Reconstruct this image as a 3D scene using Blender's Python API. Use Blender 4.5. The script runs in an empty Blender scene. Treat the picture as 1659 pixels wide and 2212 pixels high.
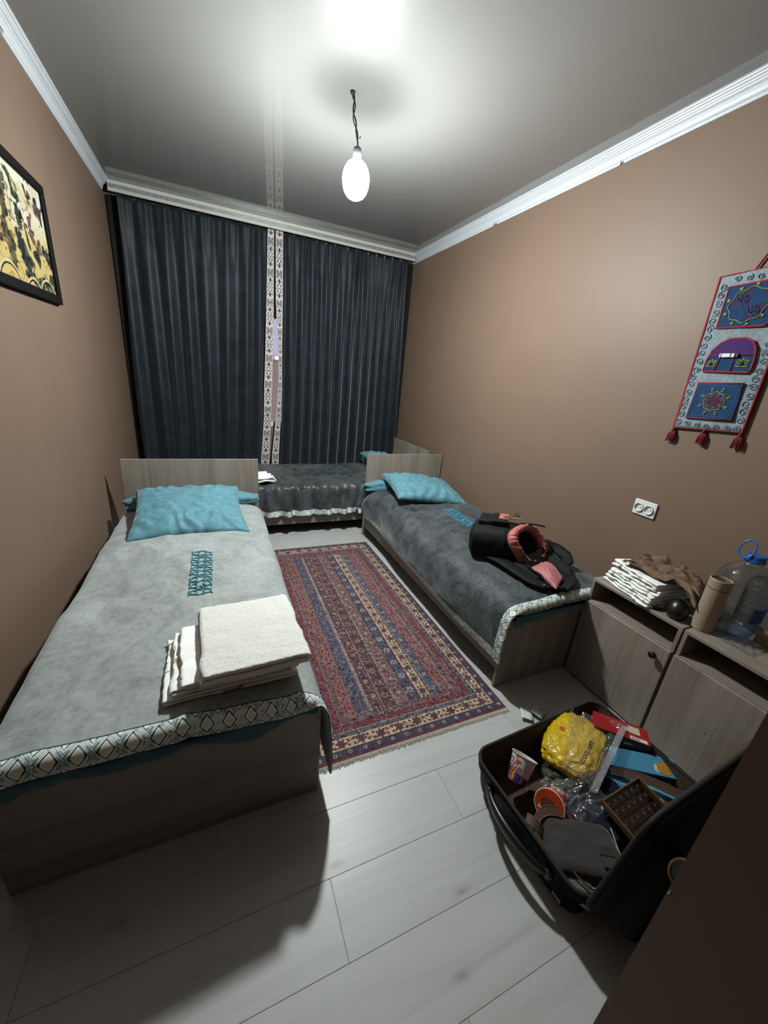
import bpy, bmesh, math, random
import numpy as np
from mathutils import Vector, Matrix

random.seed(7)
SC = bpy.context.scene
COL = SC.collection

# ---------------------------------------------------------------- camera
cam_d = bpy.data.cameras.new('camera')
cam_d.sensor_fit = 'HORIZONTAL'
cam_d.sensor_width = 36.0
cam_d.lens = 817.298 / 1659 * 36.0
cam_d.clip_start = 0.02
cam = bpy.data.objects.new('camera', cam_d)
COL.objects.link(cam)
def _cam_matrix():
    p, r, y = math.radians(-19.5365), math.radians(5.31563), math.radians(24.69074)
    fw = Vector((math.sin(y), math.cos(y), 0)); rt = Vector((math.cos(y), -math.sin(y), 0)); up = Vector((0, 0, 1))
    f2 = fw * math.cos(p) + up * math.sin(p); u2 = up * math.cos(p) - fw * math.sin(p)
    r3 = rt * math.cos(r) + u2 * math.sin(r); u3 = u2 * math.cos(r) - rt * math.sin(r)
    m = Matrix((r3, u3, -f2)).transposed().to_4x4()
    m.translation = Vector((0.73472, 0.0, 1.5))
    return m
cam.matrix_world = _cam_matrix()
SC.camera = cam

# ---------------------------------------------------------------- world (dusk outside the window), exposure
w = bpy.data.worlds.new('world'); SC.world = w
w.use_nodes = True
bg = w.node_tree.nodes['Background']
bg.inputs[0].default_value = (0.40, 0.37, 0.50, 1)
bg.inputs[1].default_value = 1.5
SC.cycles.transparent_max_bounces = 24
SC.view_settings.view_transform = 'Standard'
SC.view_settings.look = 'None'
SC.view_settings.gamma = 1.0
SC.view_settings.use_curve_mapping = False
SC.view_settings.exposure = 0.2
ALBEDO = 0.60            # one reflectance scale for every paint, cloth and board in the room
BULB_POWER = 1500.0
BULB_NECK = 0.05  # share of glow given to the bulb's housing, standing in for bloom

# room (metres): x across, y into the room, z up
W = 2.835; YB = 4.42; YN = 0.13; XN = 1.33; H = 2.775; YH = -1.3

# ---------------------------------------------------------------- helpers
def lin(c):
    return tuple(ALBEDO * ((v / 255) / 12.92 if v / 255 <= 0.04045 else ((v / 255 + 0.055) / 1.055) ** 2.4) for v in c)

_H = np.random.RandomState(3).rand(4096)
def _h3(i, j, k, s):
    return _H[((i * 73856093) ^ (j * 19349663) ^ (k * 83492791) ^ (s * 2654435)) & 4095]
def vn(x, y, z=0.0, seed=0):
    x, y, z = np.broadcast_arrays(np.asarray(x, float), np.asarray(y, float), np.asarray(z, float))
    xi, yi, zi = np.floor(x).astype(np.int64), np.floor(y).astype(np.int64), np.floor(z).astype(np.int64)
    fx, fy, fz = x - xi, y - yi, z - zi
    fx, fy, fz = [t * t * (3 - 2 * t) for t in (fx, fy, fz)]
    o = 0
    for a in (0, 1):
        for b in (0, 1):
            for c in (0, 1):
                o = o + _h3(xi + a, yi + b, zi + c, seed) * (fx if a else 1 - fx) * (fy if b else 1 - fy) * (fz if c else 1 - fz)
    return o * 2 - 1
def fbm(x, y, z=0.0, seed=0, octv=4, rough=0.5):
    o, a, f = 0, 1.0, 1.0
    for i in range(octv):
        o = o + a * vn(np.asarray(x) * f, np.asarray(y) * f, np.asarray(z) * f, seed + i * 17); a *= rough; f *= 2.03
    return o
def ridge(x, y, z=0.0, seed=0, octv=3):
    return 1 - np.abs(fbm(x, y, z, seed, octv)) * 1.6
def smooth(a, b, x):
    t = np.clip((np.asarray(x, float) - a) / (b - a), 0, 1); return t * t * (3 - 2 * t)

ORG = {}
def tag(o, label=None, cat=None, group=None, kind=None):
    if label: o['label'] = label
    if cat: o['category'] = cat
    if group: o['group'] = group
    if kind: o['kind'] = kind
    return o
def empty(name, loc, label=None, cat=None, group=None, kind=None):
    o = bpy.data.objects.new(name, None); COL.objects.link(o)
    o.empty_display_size = 0.05
    o.location = loc; ORG[o.name] = Vector(loc)
    return tag(o, label, cat, group, kind)

def finish(name, me, mat, parent, origin, smooth_sh):
    if isinstance(mat, (list, tuple)):
        for m in mat: me.materials.append(m)
    elif mat: me.materials.append(mat)
    n = len(me.vertices)
    co = np.empty(n * 3); me.vertices.foreach_get('co', co); co = co.reshape(-1, 3)
    if parent is not None: org = ORG[parent.name]
    elif origin is not None: org = Vector(origin)
    else: org = Vector(((co[:, 0].min() + co[:, 0].max()) / 2, (co[:, 1].min() + co[:, 1].max()) / 2, co[:, 2].min()))
    me.vertices.foreach_set('co', (co - np.array(org)).ravel())
    if smooth_sh: me.shade_smooth()
    me.update()
    o = bpy.data.objects.new(name, me); COL.objects.link(o)
    if parent is not None: o.parent = parent
    else: o.location = org
    ORG[o.name] = org
    return o

class MB:
    """collects shapes (world coordinates) into one bmesh"""
    def __init__(s): s.bm = bmesh.new(); s.mi = 0
    def _m(s, faces):
        for f in faces: f.material_index = s.mi
    def box(s, x0, x1, y0, y1, z0, z1, bev=0.0, M=None, seg=1):
        r = bmesh.ops.create_cube(s.bm, size=1.0)
        vs = r['verts']
        for v in vs:
            v.co = Vector((x0 + (v.co.x + .5) * (x1 - x0), y0 + (v.co.y + .5) * (y1 - y0), z0 + (v.co.z + .5) * (z1 - z0)))
        fs = set(f for v in vs for f in v.link_faces)
        if bev:
            es = list(set(e for v in vs for e in v.link_edges))
            rr = bmesh.ops.bevel(s.bm, geom=es, offset=bev, segments=seg, affect='EDGES', profile=0.5)
            fs = set(rr['faces'])
            for v in rr['verts']: fs |= set(v.link_faces)
            vs = list(set(v for f in fs for v in f.verts))
        s._m(fs)
        if M is not None:
            for v in vs: v.co = M @ v.co
        return s
    def tube(s, pts, r, seg=8, closed=False, flat=1.0, cap=True):
        pts = [Vector(p) for p in pts]; n = len(pts)
        rs = r if hasattr(r, '__len__') else [r] * n
        rings = []; prev = None
        for i, p in enumerate(pts):
            a = pts[(i - 1) % n] if (closed or i > 0) else pts[i]
            b = pts[(i + 1) % n] if (closed or i < n - 1) else pts[i]
            t = (b - a)
            if t.length < 1e-9: t = Vector((0, 0, 1))
            t.normalize()
            if prev is None:
                ref = Vector((0, 0, 1)) if abs(t.z) < 0.9 else Vector((1, 0, 0))
                u = (ref - t * ref.dot(t)).normalized()
            else:
                u = prev - t * prev.dot(t)
                u = u.normalized() if u.length > 1e-6 else t.orthogonal().normalized()
            prev = u
            v = t.cross(u)
            rings.append([s.bm.verts.new(p + (u * math.cos(k * 2 * math.pi / seg) * flat + v * math.sin(k * 2 * math.pi / seg)) * rs[i]) for k in range(seg)])
        m = n if closed else n - 1
        fs = []
        for i in range(m):
            A, B = rings[i], rings[(i + 1) % n]
            for k in range(seg):
                try: fs.append(s.bm.faces.new((A[k], A[(k + 1) % seg], B[(k + 1) % seg], B[k])))
                except ValueError: pass
        if not closed and cap and seg > 2:
            fs.append(s.bm.faces.new(rings[0][::-1])); fs.append(s.bm.faces.new(rings[-1]))
        s._m(fs); return s
    def lathe(s, prof, M=None, seg=24, cap0=True, cap1=True):
        rings = []
        for r, z in prof:
            rings.append([s.bm.verts.new((max(r, 1e-5) * math.cos(k * 2 * math.pi / seg), max(r, 1e-5) * math.sin(k * 2 * math.pi / seg), z)) for k in range(seg)])
        fs = []
        for A, B in zip(rings[:-1], rings[1:]):
            for k in range(seg):
                fs.append(s.bm.faces.new((A[k], A[(k + 1) % seg], B[(k + 1) % seg], B[k])))
        if cap0: fs.append(s.bm.faces.new(rings[0][::-1]))
        if cap1: fs.append(s.bm.faces.new(rings[-1]))
        if M is not None:
            for R in rings:
                for v in R: v.co = M @ v.co
        s._m(fs); return s
    def grid(s, P, closed_u=False, closed_v=False):
        """P: array (nu, nv, 3)"""
        nu, nv = P.shape[:2]
        V = [[s.bm.verts.new(P[i, j]) for j in range(nv)] for i in range(nu)]
        fs = []
        for i in range(nu - (0 if closed_u else 1)):
            for j in range(nv - (0 if closed_v else 1)):
                fs.append(s.bm.faces.new((V[i][j], V[(i + 1) % nu][j], V[(i + 1) % nu][(j + 1) % nv], V[i][(j + 1) % nv])))
        s._m(fs); return s
    def prism(s, poly, fn, depth):
        """poly: 2D outline; fn(a, b, c): maps (outline a, b, depth c) to world"""
        A = [s.bm.verts.new(fn(a, b, 0)) for a, b in poly]; B = [s.bm.verts.new(fn(a, b, depth)) for a, b in poly]
        n = len(poly); fs = [s.bm.faces.new(A[::-1]), s.bm.faces.new(B)]
        for k in range(n): fs.append(s.bm.faces.new((A[k], A[(k + 1) % n], B[(k + 1) % n], B[k])))
        s._m(fs); return s
    def done(s, name, mat, parent=None, origin=None, smooth=False, recalc=True):
        if recalc: bmesh.ops.recalc_face_normals(s.bm, faces=s.bm.faces[:])
        me = bpy.data.meshes.new(name); s.bm.to_mesh(me); s.bm.free()
        return finish(name, me, mat, parent, origin, smooth)

def grid_obj(name, P, mat, parent=None, origin=None, col=None, thick=0.0, smooth=True, offset=0.0, closed_u=False):
    """big regular grid mesh, P (nu, nv, 3); col (nu, nv, 3) linear colours painted per vertex"""
    nu, nv = P.shape[:2]
    idx = np.arange(nu * nv).reshape(nu, nv)
    if closed_u: idx = np.vstack([idx, idx[:1]])
    q = np.stack([idx[:-1, :-1], idx[1:, :-1], idx[1:, 1:], idx[:-1, 1:]], -1).reshape(-1, 4)
    me = bpy.data.meshes.new(name)
    me.vertices.add(nu * nv); me.vertices.foreach_set('co', P.reshape(-1).astype(np.float32))
    me.loops.add(q.size); me.loops.foreach_set('vertex_index', q.ravel().astype(np.int32))
    me.polygons.add(len(q)); me.polygons.foreach_set('loop_start', np.arange(0, q.size, 4, dtype=np.int32))
    try: me.polygons.foreach_set('loop_total', np.full(len(q), 4, dtype=np.int32))
    except Exception: pass
    me.update(calc_edges=True)
    if col is not None:
        a = me.color_attributes.new('Col', 'FLOAT_COLOR', 'POINT')
        c4 = np.ones((nu * nv, 4), np.float32); c4[:, :3] = col.reshape(-1, 3)
        a.data.foreach_set('color', c4.ravel())
    me.validate()
    o = finish(name, me, mat, parent, origin, smooth)
    if thick:
        md = o.modifiers.new('thickness', 'SOLIDIFY'); md.thickness = thick; md.offset = offset
    return o

_TXT = {}
def text_mesh(txt, size=1.0, bold=0.0):
    """flat lettering as (vertices, faces), centred, from the built-in font"""
    cu = bpy.data.curves.new('lettering', 'FONT'); cu.body = txt; cu.size = size; cu.align_x = 'CENTER'; cu.align_y = 'CENTER'
    cu.offset = bold; cu.resolution_u = 3
    ob = bpy.data.objects.new('lettering', cu); COL.objects.link(ob)
    dg = bpy.context.evaluated_depsgraph_get(); dg.update()
    me = bpy.data.meshes.new_from_object(ob.evaluated_get(dg))
    vs = [v.co.copy() for v in me.vertices]; fs = [tuple(p.vertices) for p in me.polygons]
    bpy.data.objects.remove(ob); bpy.data.curves.remove(cu); bpy.data.meshes.remove(me)
    return vs, fs
def raw_obj(name, verts, faces, mat, parent=None, origin=None, smooth=False):
    me = bpy.data.meshes.new(name); me.from_pydata([tuple(v) for v in verts], [], faces); me.update()
    return finish(name, me, mat, parent, origin, smooth)
def lettering(name, txt, size, fn, mat, parent, bold=0.0, squash=1.0):
    vs, fs = text_mesh(txt, size, bold)
    return raw_obj(name, [fn(v.x * squash, v.y) for v in vs], fs, mat, parent)

def frame(o, x, z):
    """matrix with origin o, x axis along x, z axis near z"""
    x = Vector(x).normalized(); z = Vector(z); y = z.cross(x).normalized(); z = x.cross(y)
    m = Matrix((x, y, z)).transposed().to_4x4(); m.translation = Vector(o); return m

# ---------------------------------------------------------------- materials
def newmat(name):
    m = bpy.data.materials.new(name); m.use_nodes = True
    nt = m.node_tree; b = nt.nodes['Principled BSDF']
    return m, nt, b
def nd(nt, typ, **kw):
    n = nt.nodes.new(typ)
    for k, v in kw.items(): setattr(n, k, v)
    return n
def ramp(nt, stops):
    r = nt.nodes.new('ShaderNodeValToRGB'); e = r.color_ramp.elements
    while len(e) < len(stops): e.new(0.5)
    for el, (p, c) in zip(e, stops): el.position = p; el.color = (*c, 1)
    return r
def coords(nt, scale=(1, 1, 1), rand=False):
    tc = nd(nt, 'ShaderNodeTexCoord'); mp = nd(nt, 'ShaderNodeMapping'); mp.inputs['Scale'].default_value = scale
    nt.links.new(tc.outputs['Object'], mp.inputs['Vector'])
    if rand:
        oi = nd(nt, 'ShaderNodeObjectInfo'); ml = nd(nt, 'ShaderNodeMath', operation='MULTIPLY'); ml.inputs[1].default_value = 37.0
        cx = nd(nt, 'ShaderNodeCombineXYZ')
        nt.links.new(oi.outputs['Random'], ml.inputs[0])
        for k in range(3): nt.links.new(ml.outputs[0], cx.inputs[k])
        nt.links.new(cx.outputs[0], mp.inputs['Location'])
    return mp
def tex(nt, mp, scale, detail=4, rough=0.55, dist=0.0):
    n = nd(nt, 'ShaderNodeTexNoise'); n.inputs['Scale'].default_value = scale; n.inputs['Detail'].default_value = detail
    n.inputs['Roughness'].default_value = rough; n.inputs['Distortion'].default_value = dist
    nt.links.new(mp.outputs[0], n.inputs['Vector']); return n
def bump(nt, b, src, strength, dist):
    bp = nd(nt, 'ShaderNodeBump'); bp.inputs['Strength'].default_value = strength; bp.inputs['Distance'].default_value = dist
    nt.links.new(src, bp.inputs['Height']); nt.links.new(bp.outputs[0], b.inputs['Normal']); return bp
def m_plain(name, c, rough=0.5, vary=0.08, vscale=12, bscale=0, bstr=0.2, bdist=0.001, spec=0.5, metal=0.0, sheen=0.0, coat=0.0, emit=None):
    m, nt, b = newmat(name); c = lin(c)
    mp = coords(nt)
    n = tex(nt, mp, vscale, 4)
    r = ramp(nt, [(0.3, tuple(v * (1 - vary) for v in c)), (0.7, tuple(min(0.9, v * (1 + vary)) for v in c))])
    nt.links.new(n.outputs['Fac'], r.inputs[0]); nt.links.new(r.outputs[0], b.inputs['Base Color'])
    b.inputs['Roughness'].default_value = rough; b.inputs['Metallic'].default_value = metal
    b.inputs['Specular IOR Level'].default_value = spec
    if sheen: b.inputs['Sheen Weight'].default_value = sheen; b.inputs['Sheen Roughness'].default_value = 0.4
    if coat: b.inputs['Coat Weight'].default_value = coat; b.inputs['Coat Roughness'].default_value = 0.08
    if bscale: bump(nt, b, tex(nt, mp, bscale, 3).outputs['Fac'], bstr, bdist)
    return m
def m_paint(name, rough=0.8, bscale=0, bstr=0.3, bdist=0.001, spec=0.3, sheen=0.0, coat=0.0):
    """colours come from the pattern woven or printed into the mesh"""
    m, nt, b = newmat(name)
    a = nd(nt, 'ShaderNodeAttribute', attribute_name='Col'); nt.links.new(a.outputs['Color'], b.inputs['Base Color'])
    b.inputs['Roughness'].default_value = rough; b.inputs['Specular IOR Level'].default_value = spec
    if sheen: b.inputs['Sheen Weight'].default_value = sheen
    if coat: b.inputs['Coat Weight'].default_value = coat; b.inputs['Coat Roughness'].default_value = 0.1
    if bscale: bump(nt, b, tex(nt, coords(nt), bscale, 3).outputs['Fac'], bstr, bdist)
    return m
def m_wood(name, axis, c0, c1, c2, rough=0.5, rand=False, big=1.0, knots=0.0):
    m, nt, b = newmat(name)
    sc = {'X': (0.7, 9, 9), 'Y': (9, 0.7, 9), 'Z': (9, 9, 0.7)}[axis]
    mp = coords(nt, sc, rand); mpf = coords(nt, tuple(v * (9 if v > 1 else 3) for v in sc), rand)
    n1 = tex(nt, mp, 1.3 * big, 6, 0.6, 0.6); n2 = tex(nt, mpf, 1.6, 4, 0.6)
    mx = nd(nt, 'ShaderNodeMix', data_type='FLOAT'); mx.inputs[0].default_value = 0.35
    nt.links.new(n1.outputs['Fac'], mx.inputs[2]); nt.links.new(n2.outputs['Fac'], mx.inputs[3])
    r = ramp(nt, [(0.30, lin(c0)), (0.5, lin(c1)), (0.72, lin(c2))])
    nt.links.new(mx.outputs[0], r.inputs[0]); out = r.outputs[0]
    if knots:
        mpk = coords(nt, {'X': (1.3, 3.2, 3.2), 'Y': (3.2, 1.3, 3.2), 'Z': (3.2, 3.2, 1.3)}[axis], rand)
        ds = tex(nt, mpk, 5, 4, 0.6); ml = nd(nt, 'ShaderNodeMixRGB'); ml.inputs[0].default_value = 0.10
        nt.links.new(mpk.outputs[0], ml.inputs[1]); nt.links.new(ds.outputs['Color'], ml.inputs[2])
        vo = nd(nt, 'ShaderNodeTexVoronoi', voronoi_dimensions='2D'); vo.inputs['Scale'].default_value = 1.15; nt.links.new(ml.outputs[0], vo.inputs['Vector'])
        rk = ramp(nt, [(0.0, (0.42, 0.42, 0.42)), (0.02, (0.6, 0.6, 0.6)), (0.05, (0.92, 0.92, 0.92)), (0.09, (1, 1, 1))])
        nt.links.new(vo.outputs['Distance'], rk.inputs[0])
        mu = nd(nt, 'ShaderNodeMixRGB', blend_type='MULTIPLY'); mu.inputs[0].default_value = knots
        nt.links.new(out, mu.inputs[1]); nt.links.new(rk.outputs[0], mu.inputs[2]); out = mu.outputs[0]
    nt.links.new(out, b.inputs['Base Color'])
    b.inputs['Roughness'].default_value = rough; b.inputs['Specular IOR Level'].default_value = 0.4
    bump(nt, b, n2.outputs['Fac'], 0.12, 0.0006)
    return m
def m_velvet(name, c0, c1, scale=5, sheen=0.5, rough=0.75, dist=1.5, bstr=0.25):
    """brushed pile: nap sheen put into the colour as lighter and darker strokes"""
    m, nt, b = newmat(name)
    mp = coords(nt)
    n1 = tex(nt, mp, scale, 7, 0.62, dist); n2 = tex(nt, mp, scale * 9, 4, 0.6)
    mx = nd(nt, 'ShaderNodeMix', data_type='FLOAT'); mx.inputs[0].default_value = 0.4
    nt.links.new(n1.outputs['Fac'], mx.inputs[2]); nt.links.new(n2.outputs['Fac'], mx.inputs[3])
    r = ramp(nt, [(0.36, lin(c0)), (0.64, lin(c1))])
    nt.links.new(mx.outputs[0], r.inputs[0]); nt.links.new(r.outputs[0], b.inputs['Base Color'])
    b.inputs['Roughness'].default_value = rough; b.inputs['Specular IOR Level'].default_value = 0.2
    b.inputs['Sheen Weight'].default_value = sheen; b.inputs['Sheen Roughness'].default_value = 0.35
    b.inputs['Sheen Tint'].default_value = (0.8, 0.88, 0.95, 1)
    bump(nt, b, n1.outputs['Fac'], bstr, 0.004)
    return m
def m_clear(name, tint=(0.95, 0.97, 1.0), gloss=0.12, rough=0.05, bscale=0, bstr=0.6, haze=0.0):
    """thin clear plastic: lets light through, with shiny reflections"""
    m, nt, b = newmat(name); nt.nodes.remove(b)
    out = nt.nodes['Material Output']
    tr = nd(nt, 'ShaderNodeBsdfTransparent'); tr.inputs[0].default_value = (*tint, 1)
    gl = nd(nt, 'ShaderNodeBsdfGlossy'); gl.inputs['Roughness'].default_value = rough
    fr = nd(nt, 'ShaderNodeFresnel'); ge = nd(nt, 'ShaderNodeNewGeometry'); mrr = nd(nt, 'ShaderNodeMapRange'); mrr.inputs[3].default_value = 1.5; mrr.inputs[4].default_value = 1 / 1.5
    nt.links.new(ge.outputs['Backfacing'], mrr.inputs[0]); nt.links.new(mrr.outputs[0], fr.inputs[0])
    ad = nd(nt, 'ShaderNodeMath', operation='MULTIPLY_ADD'); ad.inputs[1].default_value = 1.0; ad.inputs[2].default_value = gloss
    mx = nd(nt, 'ShaderNodeMixShader')
    nt.links.new(fr.outputs[0], ad.inputs[0]); nt.links.new(ad.outputs[0], mx.inputs[0])
    base = tr.outputs[0]
    if haze:
        df = nd(nt, 'ShaderNodeBsdfDiffuse'); df.inputs[0].default_value = (0.8, 0.82, 0.85, 1)
        m2 = nd(nt, 'ShaderNodeMixShader'); m2.inputs[0].default_value = haze
        nt.links.new(tr.outputs[0], m2.inputs[1]); nt.links.new(df.outputs[0], m2.inputs[2]); base = m2.outputs[0]
    nt.links.new(base, mx.inputs[1]); nt.links.new(gl.outputs[0], mx.inputs[2]); nt.links.new(mx.outputs[0], out.inputs['Surface'])
    if bscale:
        n = tex(nt, coords(nt), bscale, 3); bp = nd(nt, 'ShaderNodeBump'); bp.inputs['Strength'].default_value = bstr; bp.inputs['Distance'].default_value = 0.004
        nt.links.new(n.outputs['Fac'], bp.inputs['Height']); nt.links.new(bp.outputs[0], gl.inputs['Normal'])
    return m

M = {}
M['wall'] = m_plain('brown_wall_paint', (136, 113, 96), 0.55, 0.03, 3, 140, 0.06, 0.0008, spec=0.35)
M['ceiling'], _nt, _b = newmat('satin_stretch_ceiling')
_b.inputs['Base Color'].default_value = (*lin((160, 160, 157)), 1); _b.inputs['Roughness'].default_value = 0.45
_b.inputs['Specular IOR Level'].default_value = 0.15; _b.inputs['Coat Weight'].default_value = 0.9; _b.inputs['Coat IOR'].default_value = 1.6; _b.inputs['Coat Roughness'].default_value = 0.02
bump(_nt, _b, tex(_nt, coords(_nt), 90, 2).outputs['Fac'], 0.02, 0.0005)
M['cornice'] = m_plain('white_cornice_paint', (226, 232, 238), 0.45, 0.02, 20)
M['wood_v'] = m_wood('pale_oak_laminate_upright', 'Z', (124, 113, 100), (158, 148, 135), (178, 169, 157), 0.45)
M['wood_x'] = m_wood('pale_oak_laminate_across', 'X', (124, 113, 100), (158, 148, 135), (178, 169, 157), 0.45)
M['wood_y'] = m_wood('pale_oak_laminate_along', 'Y', (124, 113, 100), (158, 148, 135), (178, 169, 157), 0.45)
M['plank'] = m_wood('white_oak_laminate_floor', 'X', (186, 187, 185), (199, 201, 199), (208, 210, 208), 0.40, rand=True, knots=0.6)
M['joint'] = m_plain('floor_joint_dark', (176, 174, 170), 0.7)
M['black'] = m_plain('black_plastic', (16, 16, 18), 0.35, 0.05)
M['dark'] = m_plain('black_cloth', (14, 14, 16), 0.9, 0.1, 30, 200, 0.3)
M['white'] = m_plain('white_plastic', (250, 254, 255), 0.3, 0.01)
# ---------------------------------------------------------------- the room
def wall(name, *b):
    o = MB(); 
    for bx in b: o.box(*bx)
    return tag(o.done(name, M['wall']), kind='structure')
wall('wall_left', (-0.12, 0.0, YH, YB + 0.14, -0.05, H + 0.1))
wall('wall_right', (W, W + 0.12, YN - 0.4, YB + 0.14, -0.05, H + 0.1))
WX0, WX1, WZ0, WZ1 = 0.45, 2.40, 0.87, 2.02
wall('wall_back', (0, W, YB, YB + 0.14, -0.05, WZ0), (0, W, YB, YB + 0.14, WZ1, H + 0.1), (0, WX0, YB, YB + 0.14, WZ0, WZ1), (WX1, W, YB, YB + 0.14, WZ0, WZ1))
wall('wall_near', (XN, W, YH, YN, -0.05, H + 0.1))
_ch = MB().prism([(0.0, 0.7965), (0.003, 0.797), (0.007, 0.803), (0.002, 0.803), (0.0, 0.807)], lambda a, b, c: (XN - a, YN - 0.002 - c, b), 0.002).done('plaster_chip', m_plain('bare_plaster', (140, 116, 98), 0.9), bpy.data.objects['wall_near'])
wall('wall_hallway', (-0.12, XN + 0.1, YH - 0.12, YH, -0.05, H + 0.1))
ce = MB().box(-0.12, W + 0.12, YH - 0.12, YB + 0.14, H, H + 0.1).done('ceiling', M['ceiling']); tag(ce, kind='structure')

# floor: a dark subfloor with every laminate plank laid on it
fl = MB().box(-0.12, W + 0.12, YH - 0.12, YB + 0.14, -0.05, -0.008).done('floor', M['joint'], origin=(0, 0, 0)); tag(fl, kind='structure')
def plank_mesh(L, wd=0.197):
    e, c = 0.0002, 0.0008
    v = []; z = (-0.009, -0.0012, 0.0)
    for zz, i in ((z[0], e), (z[1], e), (z[2], e + c)):
        v += [(i, i, zz), (L - i, i, zz), (L - i, wd - i, zz), (i, wd - i, zz)]
    f = [(8, 9, 10, 11)]
    for a in (0, 4):
        for k in range(4): f.append((a + k, a + (k + 1) % 4, a + 4 + (k + 1) % 4, a + 4 + k))
    me = bpy.data.meshes.new('plank'); me.from_pydata(v, [], f); me.update(); me.materials.append(M['plank']); return me
_pl = {}
def lay(x0, x1, y):
    L = round(x1 - x0, 3)
    if L < 0.02: return
    if L not in _pl: _pl[L] = plank_mesh(L)
    o = bpy.data.objects.new('plank', _pl[L]); COL.objects.link(o); o.parent = fl; o.location = (x0, y, 0)
PLK = 1.285
offs = [0.47, 0.05, 0.86, 0.30, 1.08, 0.62]
row = 0; y = 0.103 - 0.197 * 7
while y < YB:
    xe = W if y > YN - 0.2 else XN
    x = -offs[row % 6]
    while x < xe:
        lay(max(0, x), min(xe, x + PLK), y); x += PLK
    y += 0.197; row += 1

# cornices along both long walls
prof = [(0, -0.079), (0.007, -0.079), (0.009, -0.067), (0.013, -0.064), (0.013, -0.058), (0.017, -0.048), (0.023, -0.038), (0.031, -0.031), (0.033, -0.026), (0.038, -0.026),
        (0.040, -0.019), (0.045, -0.016), (0.047, -0.010), (0.053, -0.009), (0.055, -0.004), (0.058, -0.003), (0.058, 0.0), (0, 0.0)]
def cornice(name, side, ya, yb, chips):
    ys = [ya]
    for c, wd in sorted(chips): ys += [c - wd, c - wd * 0.7, c + wd * 0.6, c + wd]
    ys.append(yb)
    P = np.zeros((len(ys), len(prof), 3))
    for i, yy in enumerate(ys):
        hit = any(abs(yy - c) < wd * 0.75 for c, wd in chips)
        for j, (d, z) in enumerate(prof):
            zz = z + (0.012 if hit and j < 3 else 0)
            P[i, j] = (d if side < 0 else W - d, yy, H + zz)
    o = MB(); o.grid(P, closed_v=True)
    for e in (0, -1): pass
    return tag(o.done(name, M['cornice'], smooth=False), kind='structure')
cornice('trim_1', -1, YH, 4.30, [(2.62, 0.03)])
cornice('trim_2', 1, YN, 4.40, [(2.98, 0.03), (1.9, 0.012), (3.9, 0.015)])

# window behind the curtains
M['pane'] = m_clear('window_glass', (0.9, 0.9, 0.92), 0.02, 0.01)
wn = MB()
for b in ((WX0, WX1, WZ0, WZ0 + 0.05), (WX0, WX1, WZ1 - 0.05, WZ1), (WX0, WX0 + 0.05, WZ0, WZ1), (WX1 - 0.05, WX1, WZ0, WZ1), (0.95, 1.01, WZ0, WZ1), (1.84, 1.90, WZ0, WZ1)):
    wn.box(b[0], b[1], YB + 0.05, YB + 0.11, b[2], b[3], 0.004)
win = wn.done('window_1', M['white']); tag(win, kind='structure')
MB().box(WX0 + 0.03, WX1 - 0.03, YB + 0.078, YB + 0.086, WZ0 + 0.03, WZ1 - 0.03).done('pane', M['pane'], win)
# the house across the yard, seen through the slit
M['outwall'] = m_plain('pink_plaster', (255, 232, 200), 0.9, 0.06, 2)
hb = empty('neighbouring_house', (2.0, 7.6, -2.0), 'pinkish plaster house seen through the slit between the curtains', 'house')
MB().box(-2, 6, 7.5, 7.8, -2, 1.62, 0.0).done('wall', M['outwall'], hb)
_pl_, _nt, _b = newmat('lit_porch_lamp'); _b.inputs['Emission Color'].default_value = (1, 0.93, 0.8, 1); _b.inputs['Emission Strength'].default_value = 3.5
MB().lathe([(0.001, -0.03), (0.028, -0.02), (0.034, 0.0), (0.028, 0.02), (0.001, 0.03)], Matrix.Translation((1.772, 7.33, 1.652)), 16).done('porch_lamp', _pl_, hb, smooth=True)
MB().box(-2, 6, 7.42, 7.85, 1.62, 1.70, 0.01).done('eaves', M['white'], hb)

# ---------------------------------------------------------------- the bare bulb
BX, BY, BZ = 1.461, 2.302, 2.440
M['glow'], _nt, _b = newmat('lit_bulb_and_bloom')
_tc = nd(_nt, 'ShaderNodeTexCoord'); _sx = nd(_nt, 'ShaderNodeSeparateXYZ'); _nt.links.new(_tc.outputs['Object'], _sx.inputs[0])
_mr = nd(_nt, 'ShaderNodeMapRange'); _mr.inputs[1].default_value = 0.045; _mr.inputs[2].default_value = 0.098; _mr.inputs[3].default_value = BULB_POWER; _mr.inputs[4].default_value = BULB_POWER * BULB_NECK
_nt.links.new(_sx.outputs['Z'], _mr.inputs[0]); _nt.links.new(_mr.outputs[0], _b.inputs['Emission Strength'])
_b.inputs['Emission Color'].default_value = (0.95, 1.0, 0.985, 1); _b.inputs['Base Color'].default_value = (0.9, 0.9, 0.9, 1)
M['socket'] = m_plain('grey_lampholder', (120, 122, 124), 0.5)
M['cord'] = m_plain('dark_flex', (48, 46, 44), 0.6)
lamp = empty('bare_bulb', (BX, BY, BZ - 0.085), 'lit bare white bulb hanging on a twisted dark cord', 'lamp')
T = Matrix.Translation((BX, BY, BZ))
MB().lathe([(0.001, -0.088), (0.022, -0.085), (0.042, -0.074), (0.057, -0.055), (0.066, -0.028), (0.069, -0.002), (0.067, 0.020), (0.060, 0.042), (0.049, 0.060), (0.035, 0.072), (0.022, 0.078)], T, 32).done('bulb', M['glow'], lamp, smooth=True)  # profile enlarged so the glowing shape includes the bloom
MB().lathe([(0.021, 0.074), (0.0215, 0.118), (0.018, 0.128), (0.009, 0.134), (0.004, 0.138)], T, 20).done('socket', M['socket'], lamp, smooth=True)
cd = MB()
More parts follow.
